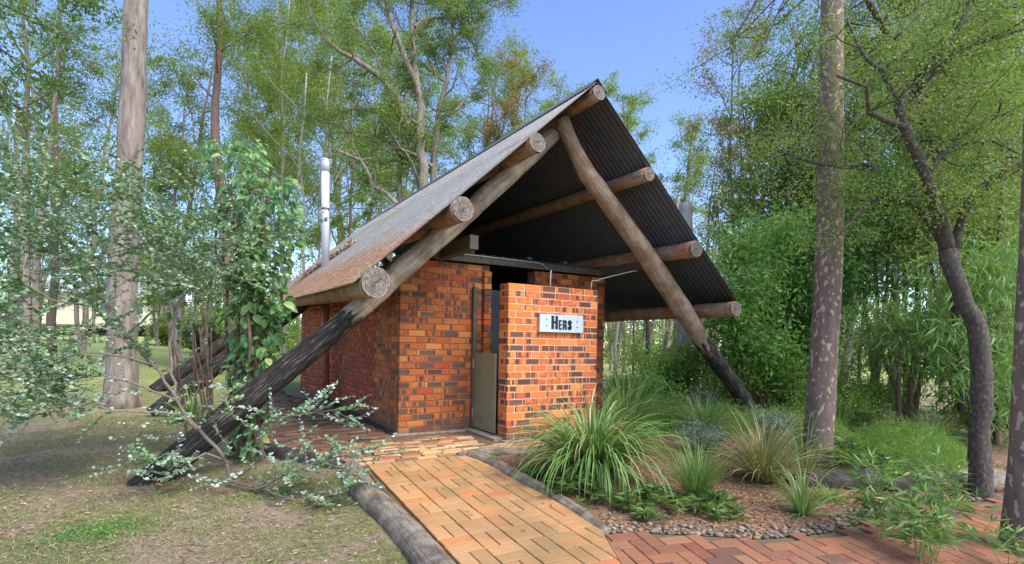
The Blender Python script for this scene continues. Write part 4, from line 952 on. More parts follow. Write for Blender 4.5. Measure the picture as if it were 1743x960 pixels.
# thin stems seen under the eave and through the right hand wood
for i, (px, d, y0, r, ln) in enumerate(((1048, 22, 300, .07, .01), (1062, 27, 320, .10, -.01), (1078, 24, 300, .05, .03), (1150, 24, 330, .17, 0), (1103, 20, 300, .09, -.03), (1128, 34, 300, .1, .01), (1220, 30, 300, .12, 0), (1330, 17, 100, .07, .02), (1300, 14, 250, .05, -.03), (1462, 13, 150, .045, .03), (1523, 10.5, 420, .10, 0), (22, 30, 200, .2, .01), (90, 20, 150, .14, 0), (42, 28, 200, .16, 0), (590, 21, 150, .07, .01), (540, 17, 100, .045, .02), (515, 16, 130, .05, -.01))):
    b = xy_at(px, d); rg = random.Random(300+i); Ht = top_z(y0, d)-b.z
    st = [b+Vector((0, 0, Ht*k/7-.1*(k == 0)))+RT*(ln*Ht*(k/7)+rg.gauss(0, .012)*Ht*(k > 0)*.6) for k in range(8)]
    extra = []
    for k in (4, 5, 6):
        extra.append((wander(rg, st[k], (rg.gauss(0, 1), rg.gauss(0, 1), 1.0), Ht*.25, 4, .2, .1), [r*.4, r*.3, r*.22, r*.15, r*.08]))
    tw = thing('bare_trunk', ('slim pale trunk under the right eave nearest the brick wall', 'second pale trunk under the right eave', 'thin leaning stem under the right eave', 'thick grey trunk just left of the dead grey pole', 'dark curving trunk under the right eave', 'distant pale trunk under the right eave beside the grey pole', 'pale far trunk right of the dark rafter foot', 'slim trunk in the wood left of the spotted trunk', 'thin leaning stem in the wood above the rafter foot', 'slim twisted stem just right of the spotted trunk', 'short grey trunk on the grass strip seen through the bamboo', 'far trunk at the extreme left edge', 'dark trunk in front of the cream house', 'second far trunk from the left edge', 'dark slim trunk behind the vent pipe', 'mottled thin pole left of the vent pipe', 'thin straight pole beside the vine')[i], 'tree', b)
    put('trunk', tube_mesh('trunk', [(st, [r*(1.15-.7*k/7) for k in range(8)])]+extra, 8), (BK_PALE, BK_PALE, BK_BR, BK_GUM, BK_DK, BK_PALE, BK_PALE, BK_BR, BK_BR, BK_BR, BK_POLE, BK_GUM, BK_BR, BK_GUM, BK_BR, BK_PALE, BK_PALE)[i], tw)

# named nearer trunks
def trunk_thing(name, label, pts, rad, mat, seed, rough=.05, sides=24):
    o = put(name, log_mesh(name, pts, rad, seed, sides, rough, .15), mat); return tag(o, label, 'tree')
trunk_thing('gum_tree', 'massive smooth grey gum trunk standing on the lawn behind the silver shrub', [(-3.47, 4.86, -.12), (-3.46, 4.86, .15), (-3.46, 4.86, .9), (-3.45, 4.84, 3.0), (-3.36, 4.80, 5.2), (-3.33, 4.78, 7.3), (-3.2, 4.8, 11)], [.33, .265, .235, .215, .195, .18, .14], BK_GUM, 61, .09)
trunk_thing('spotted_gum_tree', 'tall straight purple grey trunk with cream spots in the garden bed', [(3.80, -3.26, -.3), (3.83, -3.27, .1), (3.87, -3.30, 1.2), (3.91, -3.32, 2.5), (3.90, -3.31, 4.97), (3.85, -3.3, 8)], [.175, .155, .142, .138, .115, .09], BK_SPOT, 62, .04)
trunk_thing('spotted_gum_tree', 'mottled pinkish trunk cut off by the right edge of the picture', [(2.88, -5.25, -.4), (2.90, -5.26, -.15), (2.92, -5.27, .4), (2.93, -5.275, 1.2), (2.97, -5.285, 2.67), (3.02, -5.3, 5)], [.19, .145, .118, .105, .095, .08], BK_SPOT, 63, .06)
trunk_thing('dead_pole', 'dead grey tree pole with a broken top behind the right eave', [(8.60, 2.86, -.2), (8.60, 2.86, 1.5), (8.59, 2.86, 3.4), (8.58, 2.86, 4.93), (8.56, 2.86, 4.99)], [.225, .205, .19, .165, .12], BK_POLE, 64, .12)
# pale dark top thin trunk above the vine
b = xy_at(372, 14); st = [at(395, 640, 14), at(385, 450, 14), at(366, 220, 14), at(369, 150, 14), at(375, 60, 14), at(372, -40, 14), at(380, -200, 14)]
t = thing('gum_tree', 'lone thin brown trunk rising above the vine against the sky', 'tree', b)
p_, r_ = resample(st, [.13, .12, .105, .09, .075, .065, .04], .4); rg = random.Random(9)
pp, an = grow_crown(rg, p_, .09, .55, 2.6, 9, 4)
put('trunk', tube_mesh('trunk', [(p_, r_)]+pp, 8), BK_BR, t); put('crown', crown_leaves(9, an, 9000, .35, .11, .032, G2), G2, t)

# the forked dark tree at the right
def limb(pts, d0=None):
    return [at(*p) for p in pts]
t = thing('forked_tree', 'dark speckled tree forking into crooked limbs above the right hand garden', 'tree', (4.33, -4.54, -.2))
D0 = 5.06
LB = [([(1666, 860, 5.06), (1668, 800, 5.06), (1670, 700, 5.06), (1672, 620, 5.06), (1663, 560, 5.08), (1645, 520, 5.1), (1625, 470, 5.12), (1615, 425, 5.15)], [.125, .105, .098, .095, .092, .085, .082, .082]),
      ([(1615, 425, 5.15), (1598, 370, 5.1), (1575, 300, 5.0), (1555, 250, 4.95), (1535, 210, 4.9), (1530, 180, 4.9), (1545, 150, 4.9)], [.08, .062, .055, .05, .046, .044, .04]),
      ([(1545, 150, 4.9), (1580, 115, 4.85), (1605, 90, 4.8), (1625, 60, 4.8), (1650, 10, 4.8), (1665, -60, 4.8)], [.035, .032, .028, .024, .018, .01]),
      ([(1545, 155, 4.9), (1590, 125, 5.0), (1640, 75, 5.1), (1690, 30, 5.2), (1740, -10, 5.3)], [.03, .026, .02, .016, .01]),
      ([(1555, 165, 4.9), (1600, 110, 4.7), (1660, 75, 4.6), (1720, 55, 4.5), (1800, 30, 4.4)], [.028, .022, .018, .014, .01]),
      ([(1530, 180, 4.9), (1515, 145, 4.9), (1500, 120, 4.95), (1475, 100, 5.0), (1455, 60, 5.05), (1440, 20, 5.1)], [.032, .028, .024, .02, .014, .008]),
      ([(1535, 215, 4.9), (1510, 205, 4.85), (1480, 190, 4.8), (1475, 150, 4.8), (1425, 130, 4.8)], [.038, .032, .025, .02, .012]),
      ([(1615, 425, 5.15), (1590, 390, 5.2), (1560, 350, 5.25), (1515, 335, 5.3), (1490, 310, 5.35), (1485, 280, 5.4), (1440, 285, 5.45), (1400, 280, 5.5), (1340, 262, 5.6)], [.06, .052, .045, .04, .034, .026, .022, .018, .01]),
      ([(1515, 335, 5.3), (1480, 345, 5.2), (1455, 370, 5.1), (1430, 400, 5.0)], [.03, .022, .014, .008]),
      ([(1620, 430, 5.15), (1630, 400, 5.1), (1645, 350, 5.0), (1680, 310, 4.9), (1735, 275, 4.8), (1800, 250, 4.8)], [.06, .05, .042, .036, .03, .024]),
      ([(1578, 305, 5.0), (1600, 265, 5.0), (1640, 245, 5.0), (1690, 240, 5.1), (1720, 255, 5.1)], [.034, .026, .02, .015, .01]),
      ([(1600, 262, 5.0), (1660, 215, 5.1), (1710, 190, 5.2)], [.018, .013, .008]),
      ([(1600, 262, 5.0), (1590, 240, 5.1), (1565, 238, 5.2)], [.014, .012, .008])]
paths = []
for p3, rr in LB:
    P_, R_ = resample(limb(p3), [q*.88 for q in rr], .12); rg = random.Random(len(paths)); 
    P_ = [p+Vector((rg.gauss(0, .006), rg.gauss(0, .006), rg.gauss(0, .006))) for p in P_]; paths.append((P_, R_))
an = []; tw = []
rg = random.Random(77)
for P_, R_ in paths[2:]:
    for i in range(2, len(P_), 2):
        for k in range(2):
            d = Vector((rg.gauss(0, 1), rg.gauss(0, 1), rg.gauss(.3, .7))); q = wander(rg, P_[i], d, rg.uniform(.35, .95), 4, .3, .03); tw.append((q, [.009, .007, .005, .004, .003])); an += q[1:]
put('trunk', tube_mesh('trunk', paths, 14, True, .12, 3), BK_DK, t); put('twigs', tube_mesh('twigs', tw, 5, False), BK_DK, t)
put('crown', crown_leaves(78, an, 24000, .17, .038, .017, GB, bias=(0, 0, -.2), zf=.8), G2, t)
# hanging upper canopy reaching over the spotted trunk from a limb above the frame
t = thing('overhanging_canopy', 'fine leaved canopy hanging in front of the top of the spotted trunk', 'tree', xy_at(1500, 6.8)); an = []; tw = []
rg = random.Random(79)
main = [at(1640, 700, 7.6), at(1600, 300, 7.4), at(1500, 40, 7), at(1380, -120, 6.6)]
P_, R_ = resample(main, [.06, .05, .04, .03], .3)
for i in range(110):
    px, py = rg.uniform(1230, 1740), rg.uniform(-120, 330)
    if px < 1330 and py > 80+(px-1230)*1.9: py = rg.uniform(-60, 110)
    if px < 1300 and py < 60: continue
    p0 = at(px, py, rg.uniform(5.8, 8.2)); q = wander(rg, p0, (rg.gauss(-.4, .7), rg.gauss(0, .7), rg.gauss(-.1, .5)), rg.uniform(.5, 1.1), 5, .3, -.04)
    near = min(P_, key=lambda v: (v-p0).length); tw.append(([near, near.lerp(p0, .5)+Vector((0, 0, .15)), p0], [.012, .010, .008])); tw.append((q, [.008, .007, .006, .004, .003, .002])); an += q
put('trunk', tube_mesh('trunk', [(P_, R_)]+tw, 5, False), BK_DK, t)
put('crown', crown_leaves(80, an, 22000, .16, .042, .02, G1, bias=(0, 0, -.2)), G1, t)
# overhanging dark leaves top left
t = thing('overhanging_branch', 'dark leafy branches of a near tree reaching in at the top left corner', 'tree', xy_at(-260, 5.6)); an = []; tw = []; rg = random.Random(81)
tr = resample([xy_at(-260, 5.6), at(-250, 300, 5.6), at(-230, 0, 5.6), at(-180, -250, 5.6)], [.13, .12, .10, .07], .3)
for (x0, y0, x1, y1) in ((-230, -60, 110, 60), (-230, -20, 70, 130), (-230, 50, 90, 225), (-230, -100, 190, 20), (-230, 260, 30, 330)):
    P_, R_ = resample([at(x0, y0, 5.6), at((x0+x1)/2, (y0+y1)/2-20, 5.5), at(x1, y1, 5.3)], [.03, .018, .006], .12); tw.append((P_, R_))
    for p in P_[4:]:
        q = wander(rg, p, (rg.gauss(0, 1), rg.gauss(0, 1), rg.gauss(-.4, .6)), rg.uniform(.15, .4), 3, .3, -.06); tw.append((q, [.004, .003, .003, .002])); an += q
put('trunk', tube_mesh('trunk', [tr]+tw, 6, False), BK_DK, t)
put('crown', crown_leaves(82, an, 5200, .10, .055, .032, G3, bias=(0, 0, -.4)), G3, t)

# far wood closing the view at eye height
rg2 = np.random.default_rng(91); A = []; paths = []; rg = random.Random(92)
for i in range(210):
    px = rg.uniform(-250, 2000); d = rg.uniform(44, 85); b = xy_at(px, d); 
    if 20 < px < 420 and d < 66: d = 75; b = xy_at(px, d)
    h = rg.uniform(7, 13); r = rg.uniform(.12, .28)
    st = [b+Vector((rg.gauss(0, .1)*k, rg.gauss(0, .1)*k, h*k/4)) for k in range(5)]; paths.append((st, [r, r*.9, r*.7, r*.5, r*.2]))
    for k in range(9): A.append(b+Vector((rg.gauss(0, 2.2), rg.gauss(0, 2.2), rg.uniform(1.2, h+1))))
    for k in range(7): A.append(b+Vector((rg.gauss(0, 3), rg.gauss(0, 3), rg.uniform(.2, 3.6))))
me = crown_leaves(93, A, 190000, 1.1, .34, .17, G2, bias=(0, 0, -.2)); V1, F1, A1 = tube_arrays(paths, 5, False)
tag(put('distant_wood_leaves', me, G2, kind='stuff'), 'distant wood of gum foliage closing the view all round', 'trees'); tag(put('distant_wood_trunks', np_mesh('distant_wood_trunks', V1, F1, True), BK_PALE, kind='stuff'), 'pale trunks of the distant wood', 'trees')

# ------------------------------------------------------------------ strap leaved clumps
def ribbon_clump(rg, c, n, L, W, spread, droop, upright=.8, segs=6, r0=.05, tone=None):
    """arching strap leaves growing from a base point; returns V, F(quads), r"""
    V = np.empty((n, segs+1, 2, 3)); az = rg.uniform(0, 2*pi, n); el = rg.beta(2.2, 1.4, n)*upright
    b = np.array(c)+np.stack([np.cos(az)*rg.uniform(0, r0, n), np.sin(az)*rg.uniform(0, r0, n), np.zeros(n)], 1)
    out = np.stack([np.cos(az), np.sin(az), np.zeros(n)], 1); side = np.stack([-np.sin(az), np.cos(az), np.zeros(n)], 1)
    tw = rg.normal(size=n)*.35; ln = L*rg.uniform(.55, 1.15, n); th = (pi/2)*(1-el*spread*0)  # start angle
    a0 = pi/2-rg.uniform(0, 1, n)*spread; dr = droop*rg.uniform(.5, 1.5, n); w = W*rg.uniform(.6, 1.2, n)
    p = b.copy(); ang = a0.copy()
    for i in range(segs+1):
        t = i/segs; ww = w*(1-.15*(1-t)-.95*t**2.2)
        nrm = side+np.stack([-np.sin(ang)*np.cos(az), -np.sin(ang)*np.sin(az), np.cos(ang)], 1)*tw[:, None]; nrm /= np.linalg.norm(nrm, axis=1)[:, None]
        V[:, i, 0] = p-nrm*ww[:, None]/2; V[:, i, 1] = p+nrm*ww[:, None]/2
        p = p+(out*np.cos(ang)[:, None]+np.array([0, 0, 1])*np.sin(ang)[:, None]+side*(tw*.12)[:, None])*(ln/segs)[:, None]
        ang = ang-dr*(t+.25)
    V[:, :, :, 2] = np.maximum(V[:, :, :, 2], c[2]+.012)
    idx = np.arange(n*(segs+1)*2).reshape(n, segs+1, 2)
    F = np.stack([idx[:, :-1, 0], idx[:, :-1, 1], idx[:, 1:, 1], idx[:, 1:, 0]], -1).reshape(-1, 4)
    r = np.repeat(rg.uniform(0, 1, n) if tone is None else tone(rg, n), (segs+1)*2)
    return V.reshape(-1, 3), F, r
def strap_clump(name, label, x, y, n, L, W, spread, droop, seed, mat=GST, r0=.08, cat='plant', tone=None, segs=6, group=None):
    rg = np.random.default_rng(seed); V, F, r = ribbon_clump(rg, (x, y, H(x, y)), n, L, W, spread, droop, r0=r0, tone=tone, segs=segs)
    o = put(name, np_mesh(name, V, F, True, {'r': r}), mat); return tag(o, label, cat, group)
strap_clump('strap_leaf_plant', 'huge arching strap leaved clump beside the ramp in front of the brick wall', 1.02, -2.72, 760, 1.08, .024, .74, .38, 401, r0=.16, segs=9)
strap_clump('strap_leaf_plant', 'upright green tuft with pale tips right of the huge strap leaved clump', 1.52, -3.52, 330, .62, .010, .75, .22, 402, r0=.07)
strap_clump('strap_leaf_plant', 'straw and green tuft in front of the spotted trunk', 2.66, -3.40, 520, .78, .012, 1.0, .30, 403, mat=GSD, r0=.10)
strap_clump('strap_leaf_plant', 'grassy clump with long blades behind the blue grey bush', 3.75, -1.75, 260, .75, .013, .9, .32, 404, r0=.12)
strap_clump('strap_leaf_plant', 'low drooping grass spilling over the pebbles', 2.12, -4.1, 90, .50, .014, 1.35, .34, 405, r0=.04)
strap_clump('strap_leaf_plant', 'single arching tuft right of the straw coloured tuft', 3.1, -3.55, 60, .8, .016, .9, .38, 406, r0=.05)
strap_clump('strap_leaf_plant', 'broad bladed tuft at the foot of the middle log rafter on the lawn', -2.35, 2.4, 120, .6, .03, 1.1, .3, 407, r0=.12)
strap_clump('strap_leaf_plant', 'pale striped strap plant in the garden near the thin brown trunk', 6.0, -2.35, 120, .6, .022, .9, .25, 408, r0=.1)
strap_clump('strap_leaf_plant', 'second pale strap plant right of the first beneath the bamboo', 6.6, -3.3, 130, .65, .022, .9, .3, 409, r0=.15)
strap_clump('strap_leaf_plant', 'fine tuft of low grass on the mulch by the right pebbles', 2.75, -4.0, 160, .22, .006, 1.3, .3, 410, mat=GF, r0=.1)
strap_clump('strap_leaf_plant', 'fine green tuft leaning over the grey hollowed log', 4.0, -3.95, 260, .30, .006, 1.1, .35, 411, mat=GF, r0=.12)
strap_clump('strap_leaf_plant', 'tall grassy clump at the right corner of the brick block', 2.9, -1.15, 240, 1.1, .014, .8, .3, 412, r0=.15)
# low palmate dark green plants along the ramp log
def whorl_plant(name, label, x, y, n, rad, hgt, L, W, seed, mat=G3, group=None):
    rg = np.random.default_rng(seed); P = []; Bi = []
    for i in range(n):
        a = rg.uniform(0, 6.28); q = rad*math.sqrt(rg.uniform(0, 1)); px, py = x+q*cos(a), y+q*sin(a); z = H(px, py)+hgt*rg.uniform(.25, 1)*(1-.5*q/rad)
        m_ = 11
        for k in range(m_):
            b = 2*pi*k/m_+rg.uniform(-.2, .2); P.append((px, py, z)); Bi.append((cos(b), sin(b), rg.uniform(-.35, .5)))
    P = np.array(P); Bi = np.array(Bi)*3
    V, F, r = leaf_arrays(rg, P, L, W, jitter=.25, bias=Bi, fold=.06, rnd=np.repeat(rg.uniform(0, 1, n), 11))
    return tag(put(name, np_mesh(name, V, F, False, {'r': r}), mat), label, 'plant', group)
LG = 'low dark leafy plants by the ramp log and pebbles'
whorl_plant('low_leafy_plant', 'dark whorled leafy plant leaning over the slim ramp log', .62, -3.05, 42, .28, .26, .11, .026, 501, group=LG)
whorl_plant('low_leafy_plant', 'dark whorled leafy plant between big strap clump and pebbles', .95, -3.55, 34, .26, .24, .11, .026, 502, group=LG)
whorl_plant('low_leafy_plant', 'small leafy plant at the foot of the upright green tuft', 1.42, -3.78, 34, .20, .18, .10, .022, 503, group=LG)
whorl_plant('low_leafy_plant', 'dark leafy bush in front of the grey garden log', 4.0, -3.55, 70, .45, .4, .12, .028, 504, group=LG)
whorl_plant('low_leafy_plant', 'leafy shoots at the far end of the slim ramp log', .52, -2.4, 14, .15, .12, .09, .02, 505, group=LG)

def bush(name, label, x, y, rx, ry, h, n, L, W, mat, seed, stemsn=14, bias=(0, 0, .2), cl=.16, cat='bush', group=None, zb=None):
    rg = random.Random(seed); b = Vector((x, y, H(x, y) if zb is None else zb)); t = thing(name, label, cat, b, group); an = []; paths = []
    for i in range(stemsn):
        a = rg.uniform(0, 6.28); q = math.sqrt(rg.random()); tip = b+Vector((rx*q*cos(a), ry*q*sin(a), h*(1-.45*q*q)*rg.uniform(.75, 1.05)))
        st = [b+Vector((cos(a)*.04, sin(a)*.04, -.03)), b.lerp(tip, .45)+Vector((rg.gauss(0, .05), rg.gauss(0, .05), .05)), tip]
        P_, R_ = resample(st, [.008+h*.006, .006+h*.003, .003], max(.1, h/8)); paths.append((P_, R_)); an += P_[2:]
        for k in range(3):
            i_ = rg.randrange(len(P_)//3, len(P_)); q2 = wander(rg, P_[i_], (rg.gauss(0, 1), rg.gauss(0, 1), rg.uniform(.1, 1)), h*.3, 3, .3, .05); paths.append((q2, [.004, .003, .002, .002])); an += q2
    put('stems', tube_mesh('stems', paths, 5, False), BK_TW if mat in (GS, GL) else BK_BR, t); put('foliage', crown_leaves(seed, an, n, cl, L, W, mat, bias=bias, zf=.9), mat, t); return t
bush('blue_grey_bush', 'small rounded blue grey bush on the mulch left of the straw tuft', 2.95, -2.35, .30, .28, .36, 3800, .035, .010, GL, 511, 26, cl=.05)
bush('blue_grey_bush', 'taller blue grey bush against the foot of the spotted trunk', 3.45, -2.95, .42, .3, .58, 6000, .035, .010, GL, 512, 34, cl=.06)
BG2 = 'bright green shrubs growing behind the right rafter'
bush('leafy_shrub', 'bright lime shrub just right of the brick wall under the eave', 6.4, 1.6, 1.3, 1.0, 1.35, 9000, .08, .04, GF, 521, 20, cl=.2, group=BG2)
bush('leafy_shrub', 'bright green shrub in front of the dead grey pole', 7.2, .2, 1.2, 1.0, .95, 9000, .07, .03, GF, 522, 20, cl=.18, group=BG2)
bush('leafy_shrub', 'pale green shrub right of the dark rafter foot', 7.8, -1.6, 1.1, .9, .85, 9000, .06, .022, GF, 523, 22, cl=.15, group=BG2)
bush('leafy_shrub', 'light shrub with white specks left of the spotted trunk', 6.4, -2.0, .8, .7, .7, 7000, .05, .018, GF, 524, 22, cl=.12, group=BG2)
bush('leafy_shrub', 'mid green shrub low behind the huge strap leaved clump', 4.6, .4, .8, .7, .8, 6000, .06, .025, GB, 525, 18, cl=.15, group=BG2)
# feathery fern-like ground cover
def feathery(label, x, y, rx, ry, h, n, seed):
    rg = np.random.default_rng(seed); a = rg.uniform(0, 6.28, n); q = np.sqrt(rg.uniform(0, 1, n)); P = np.stack([x+rx*q*np.cos(a), y+ry*q*np.sin(a), np.zeros(n)], 1)
    k = rg.integers(0, 40, n); cx = rg.uniform(-1, 1, (40, 2))[k]; P[:, 0] = x+cx[:, 0]*rx*.8+rg.normal(size=n)*rx*.22; P[:, 1] = y+cx[:, 1]*ry*.8+rg.normal(size=n)*ry*.22
    rr = ((P[:, 0]-x)/rx)**2+((P[:, 1]-y)/ry)**2
    P[:, 2] = [H(u, v) for u, v in P[:, :2]]; P[:, 2] += h*.8*rg.uniform(0, 1, n)*np.clip(1-.55*rr, .1, 1)*rg.uniform(.35, 1.3, 40)[k]
    V, F, r = leaf_arrays(rg, P, .12, .0045, jitter=1.2, bias=(0, 0, .7), fold=.2, rnd=np.clip(.35+.25*rg.normal(size=n)+.25*(rg.uniform(0, 1, 40)[k]-.5), 0, 1))
    tag(put('feathery_plant', np_mesh('feathery_plant', V, F, False, {'r': r}), GF), label, 'plant', 'soft feathery ground cover clumps')
for i, (x, y, rx, ry, h, n, lab) in enumerate(((4.1, -.9, .9, .7, .50, 14000, 'feathery green clump left of the dark rafter foot'), (5.3, -2.1, .8, .7, .5, 14000, 'feathery green clump right of the dark rafter foot'), (4.9, -1.5, .8, .5, .45, 11000, 'feathery green clump around the dark rafter foot'), (4.6, -2.9, .5, .35, .42, 8000, 'feathery clump directly left of the spotted trunk base'), (5.5, -3.45, .75, .6, .5, 15000, 'bright feathery clump right of the spotted trunk'), (5.0, -3.75, .55, .35, .35, 8000, 'low feathery clump behind the forked tree foot'), (6.8, -3.0, .9, .7, .22, 6000, 'far feathery clump below the bamboo'), (3.3, -1.0, .6, .5, .4, 7000, 'feathery clump right of the tall grassy clump'))):
    feathery(lab, x, y, rx, ry, h, n, 530+i)

# ------------------------------------------------------------------ broadleaf trees and bamboo on the right
def dense_tree(name, label, px0, px1, py0, py1, d, n, L, W, mat, seed, bias=(0, 0, -.3), depth=1.2, cl=.3, na=60, bk=None, group=None, cat='tree', zf=.8):
    rg = random.Random(seed); b = xy_at((px0+px1)/2, d); t = thing(name, label, cat, b, group); an = []; paths = []
    nst = 4; stems = []
    for s in range(nst):
        top = at(px0+(px1-px0)*(s+.5)/nst, py0+20, d+rg.uniform(-.4, .4)); st, R_ = resample([b+Vector((rg.gauss(0, .15), rg.gauss(0, .15), -.1)), b.lerp(top, .5)+Vector((rg.gauss(0, .1), rg.gauss(0, .1), 0)), top], [.05, .035, .01], .3); stems.append(st); paths.append((st, R_))
    for i in range(na):
        u, v = rg.random(), rg.random(); cx_ = (px0+px1)/2; w = (px1-px0)/2*math.sqrt(max(.05, 1-(1-2*v)**2*.55)); px = cx_+(2*u-1)*w
        p = at(px, py0+(py1-py0)*v, d+rg.uniform(-depth, depth)); p.z = max(p.z, H(p.x, p.y)+.1)
        st = min((q for s_ in stems for q in s_ if q.z <= p.z+.1), key=lambda q: (q-p).length, default=b); an.append(p); paths.append(([st, st.lerp(p, .5)+Vector((0, 0, .06)), p], [.014, .009, .004]))
        q = wander(rg, p, (rg.gauss(0, 1), rg.gauss(0, 1), rg.gauss(0, .5)), .5, 3, .3, -.05); an += q[1:]; paths.append((q, [.005, .004, .003, .002]))
    put('trunk', tube_mesh('trunk', paths, 5, False), bk or BK_BR, t); put('crown', crown_leaves(seed, an, n, cl, L, W, mat, bias=bias, zf=zf), mat, t); return t
RG_ = 'broadleaf trees massed on the right'
dense_tree('broadleaf_tree', 'bushy bright broadleaf tree against the right end of the roof', 1235, 1350, 390, 640, 10.5, 15000, .13, .05, GB, 601, group=RG_)
dense_tree('broadleaf_tree', 'darker broadleaf tree immediately left of the spotted trunk', 1310, 1420, 380, 640, 11.5, 13000, .13, .05, GB, 602, group=RG_)
dense_tree('broadleaf_tree', 'deep green leaf mass right of the spotted trunk', 1430, 1560, 280, 500, 11, 10000, .13, .045, GB, 603, group=RG_)
dense_tree('broadleaf_tree', 'high broadleaf crown behind the limbs of the forked tree', 1540, 1743, 180, 430, 10, 12000, .11, .045, G2, 604, group=RG_)
dense_tree('broadleaf_tree', 'leafy tree behind the left limbs of the canopy', 1240, 1420, 150, 400, 12.5, 10000, .12, .045, G2, 605, group=RG_)
dense_tree('broadleaf_tree', 'shadowy low thicket behind the dark rafter foot', 1270, 1400, 560, 690, 12, 6000, .13, .05, GB, 606, group=RG_)
dense_tree('broadleaf_tree', 'tall leafy tree filling the gap between forked tree and right edge', 1600, 1760, -20, 220, 9, 7500, .10, .04, G2, 607, group=RG_)
BB = 'clumping bamboo on the right'
dense_tree('bamboo', 'arching bamboo foliage left of the forked tree trunk', 1450, 1640, 520, 605, 8.2, 3300, .20, .024, GBA, 611, (.0, 0, -.9), .7, .22, 50, group=BB, cat='bamboo')
dense_tree('bamboo', 'thick drooping bamboo right of the forked tree trunk', 1610, 1770, 440, 700, 7.6, 7000, .22, .027, GBA, 612, (0, 0, -1.0), .8, .25, 70, group=BB, cat='bamboo')
dense_tree('bamboo', 'dark bamboo thicket deep behind the forked tree', 1620, 1790, 430, 730, 9.6, 5500, .22, .03, G3, 613, (0, 0, -1.0), .8, .3, 70, group=BB, cat='bamboo')
# young bamboo in the right foreground
CANE = plain('green_cane', (.22, .28, .10), .5)
def young_bamboo(label, x, y, h, n, seed, lean=(0, 0)):
    rg = random.Random(seed); b = Vector((x, y, H(x, y))); t = thing('young_bamboo', label, 'bamboo', b, 'young bamboo shoots in the right foreground'); paths = []; P = []; Bi = []
    for s in range(n):
        a = rg.uniform(0, 6.28); tip = b+Vector((cos(a)*.22*rg.random()+lean[0], sin(a)*.22*rg.random()+lean[1], h*rg.uniform(.6, 1.05)))
        st, R_ = resample([b+Vector((cos(a)*.05, sin(a)*.05, -.03)), b.lerp(tip, .5)+Vector((rg.gauss(0, .03), rg.gauss(0, .03), 0)), tip], [.004, .003, .0015], .06); paths.append((st, R_))
        for p in st[3:]:
            for k in range(3):
                d = Vector((rg.gauss(0, 1), rg.gauss(0, 1), rg.uniform(-.1, .6))).normalized(); q = p+d*rg.uniform(.04, .16); paths.append(([p, q], [.0014, .001]))
                for m_ in range(4): P.append(tuple(q)); Bi.append(tuple((d+Vector((rg.gauss(0, .6), rg.gauss(0, .6), rg.uniform(-.7, .4))))*3))
    put('stems', tube_mesh('stems', paths, 5, False), CANE, t); rgp = np.random.default_rng(seed)
    V, F, r = leaf_arrays(rgp, np.array(P), .105, .017, jitter=.2, bias=np.array(Bi), fold=.05); put('foliage', np_mesh('foliage', V, F, False, {'r': r}), GBA, t)
young_bamboo('tall young bamboo shoots rising from the front of the red path', 2.15, -4.72, .55, 7, 621)
young_bamboo('spreading young bamboo at the bottom edge over the red path', 2.0, -5.0, .36, 12, 622)
young_bamboo('young bamboo arching left of the cut off mottled trunk', 2.62, -4.85, .42, 8, 623)
young_bamboo('low bamboo leaves in front of the mottled trunk at the right edge', 2.42, -5.35, .22, 6, 624)
young_bamboo('bamboo sprays beside the garden log left of the forked tree', 3.6, -4.45, .40, 8, 625)

# ------------------------------------------------------------------ vine column
def vine_leaf_mesh(v):
    rg = random.Random(v); rows = [(0, .0), (.12, .55), (.3, .92), (.5, 1.0), (.7, .82), (.88, .42), (1.0, .0)]
    V = []; e = []; vv = []; F = []
    curl = rg.uniform(.1, .35); cup = rg.uniform(.1, .25)
    for i, (t, w) in enumerate(rows):
        z = -curl*t*t
        for s in (-1, -.5, 0, .5, 1):
            if w == 0 and s != 0: continue
            V.append((t, s*w*.29*(1+rg.uniform(-.06, .06)), z+abs(s)*w*cup*.5+ (.02 if abs(s) == .5 else 0))); e.append(1.0 if abs(s) == 1 or w == 0 else 0); vv.append(1.0 if s == 0 else 0)
    me = bpy.data.meshes.new('vine_leaf')
    idx = [[0]]+[[1+5*k+j for j in range(5)] for k in range(5)]+[[26]]
    for j in range(4): F.append((0, idx[1][j+1], idx[1][j]))
    for k in range(1, 5):
        for j in range(4): F.append((idx[k][j], idx[k][j+1], idx[k+1][j+1], idx[k+1][j]))
    for j in range(4): F.append((idx[5][j], idx[5][j+1], 26))
    me.from_pydata(V, [], F)
    for nme, arr in (('e', e), ('v', vv), ('r', [0]*len(V))):
        a = me.attributes.new(nme, 'FLOAT', 'POINT'); a.data.foreach_set('value', np.array(arr, dtype=np.float32))
    for p in me.polygons: p.use_smooth = True
    me.materials.append(GV); return me
VL = [vine_leaf_mesh(i) for i in range(5)]
vine = thing('vine', 'tall column of climbing vine with big glossy pale edged leaves', 'vine', (-1.76, -.7, 0))
rg = random.Random(701); paths = []; nodes = []
for i in range(11):
    bx = 415+rg.uniform(-28, 35); dd = 5.35+rg.uniform(-.2, .25); tx = rg.choice((375, 395, 430, 465, 485, 495, 440)); ty = {375: 255, 395: 260, 430: 290, 465: 300, 485: 350, 495: 430, 440: 280}[tx]+rg.uniform(-10, 40)
    pts = [at(bx, 800, dd)]; pts[0].z = H(pts[0].x, pts[0].y)-.03
    for k in range(1, 8):
        f = k/7; pts.append(at(bx+(tx-bx)*f**1.2+rg.gauss(0, 9), 790+(ty-790)*f, dd+rg.uniform(-.06, .06)-.1*f))
    P_, R_ = resample(pts, [.022, .02, .018, .016, .013, .011, .008, .005], .09); paths.append((P_, R_)); nodes += [p for p in P_ if p.z > .45]
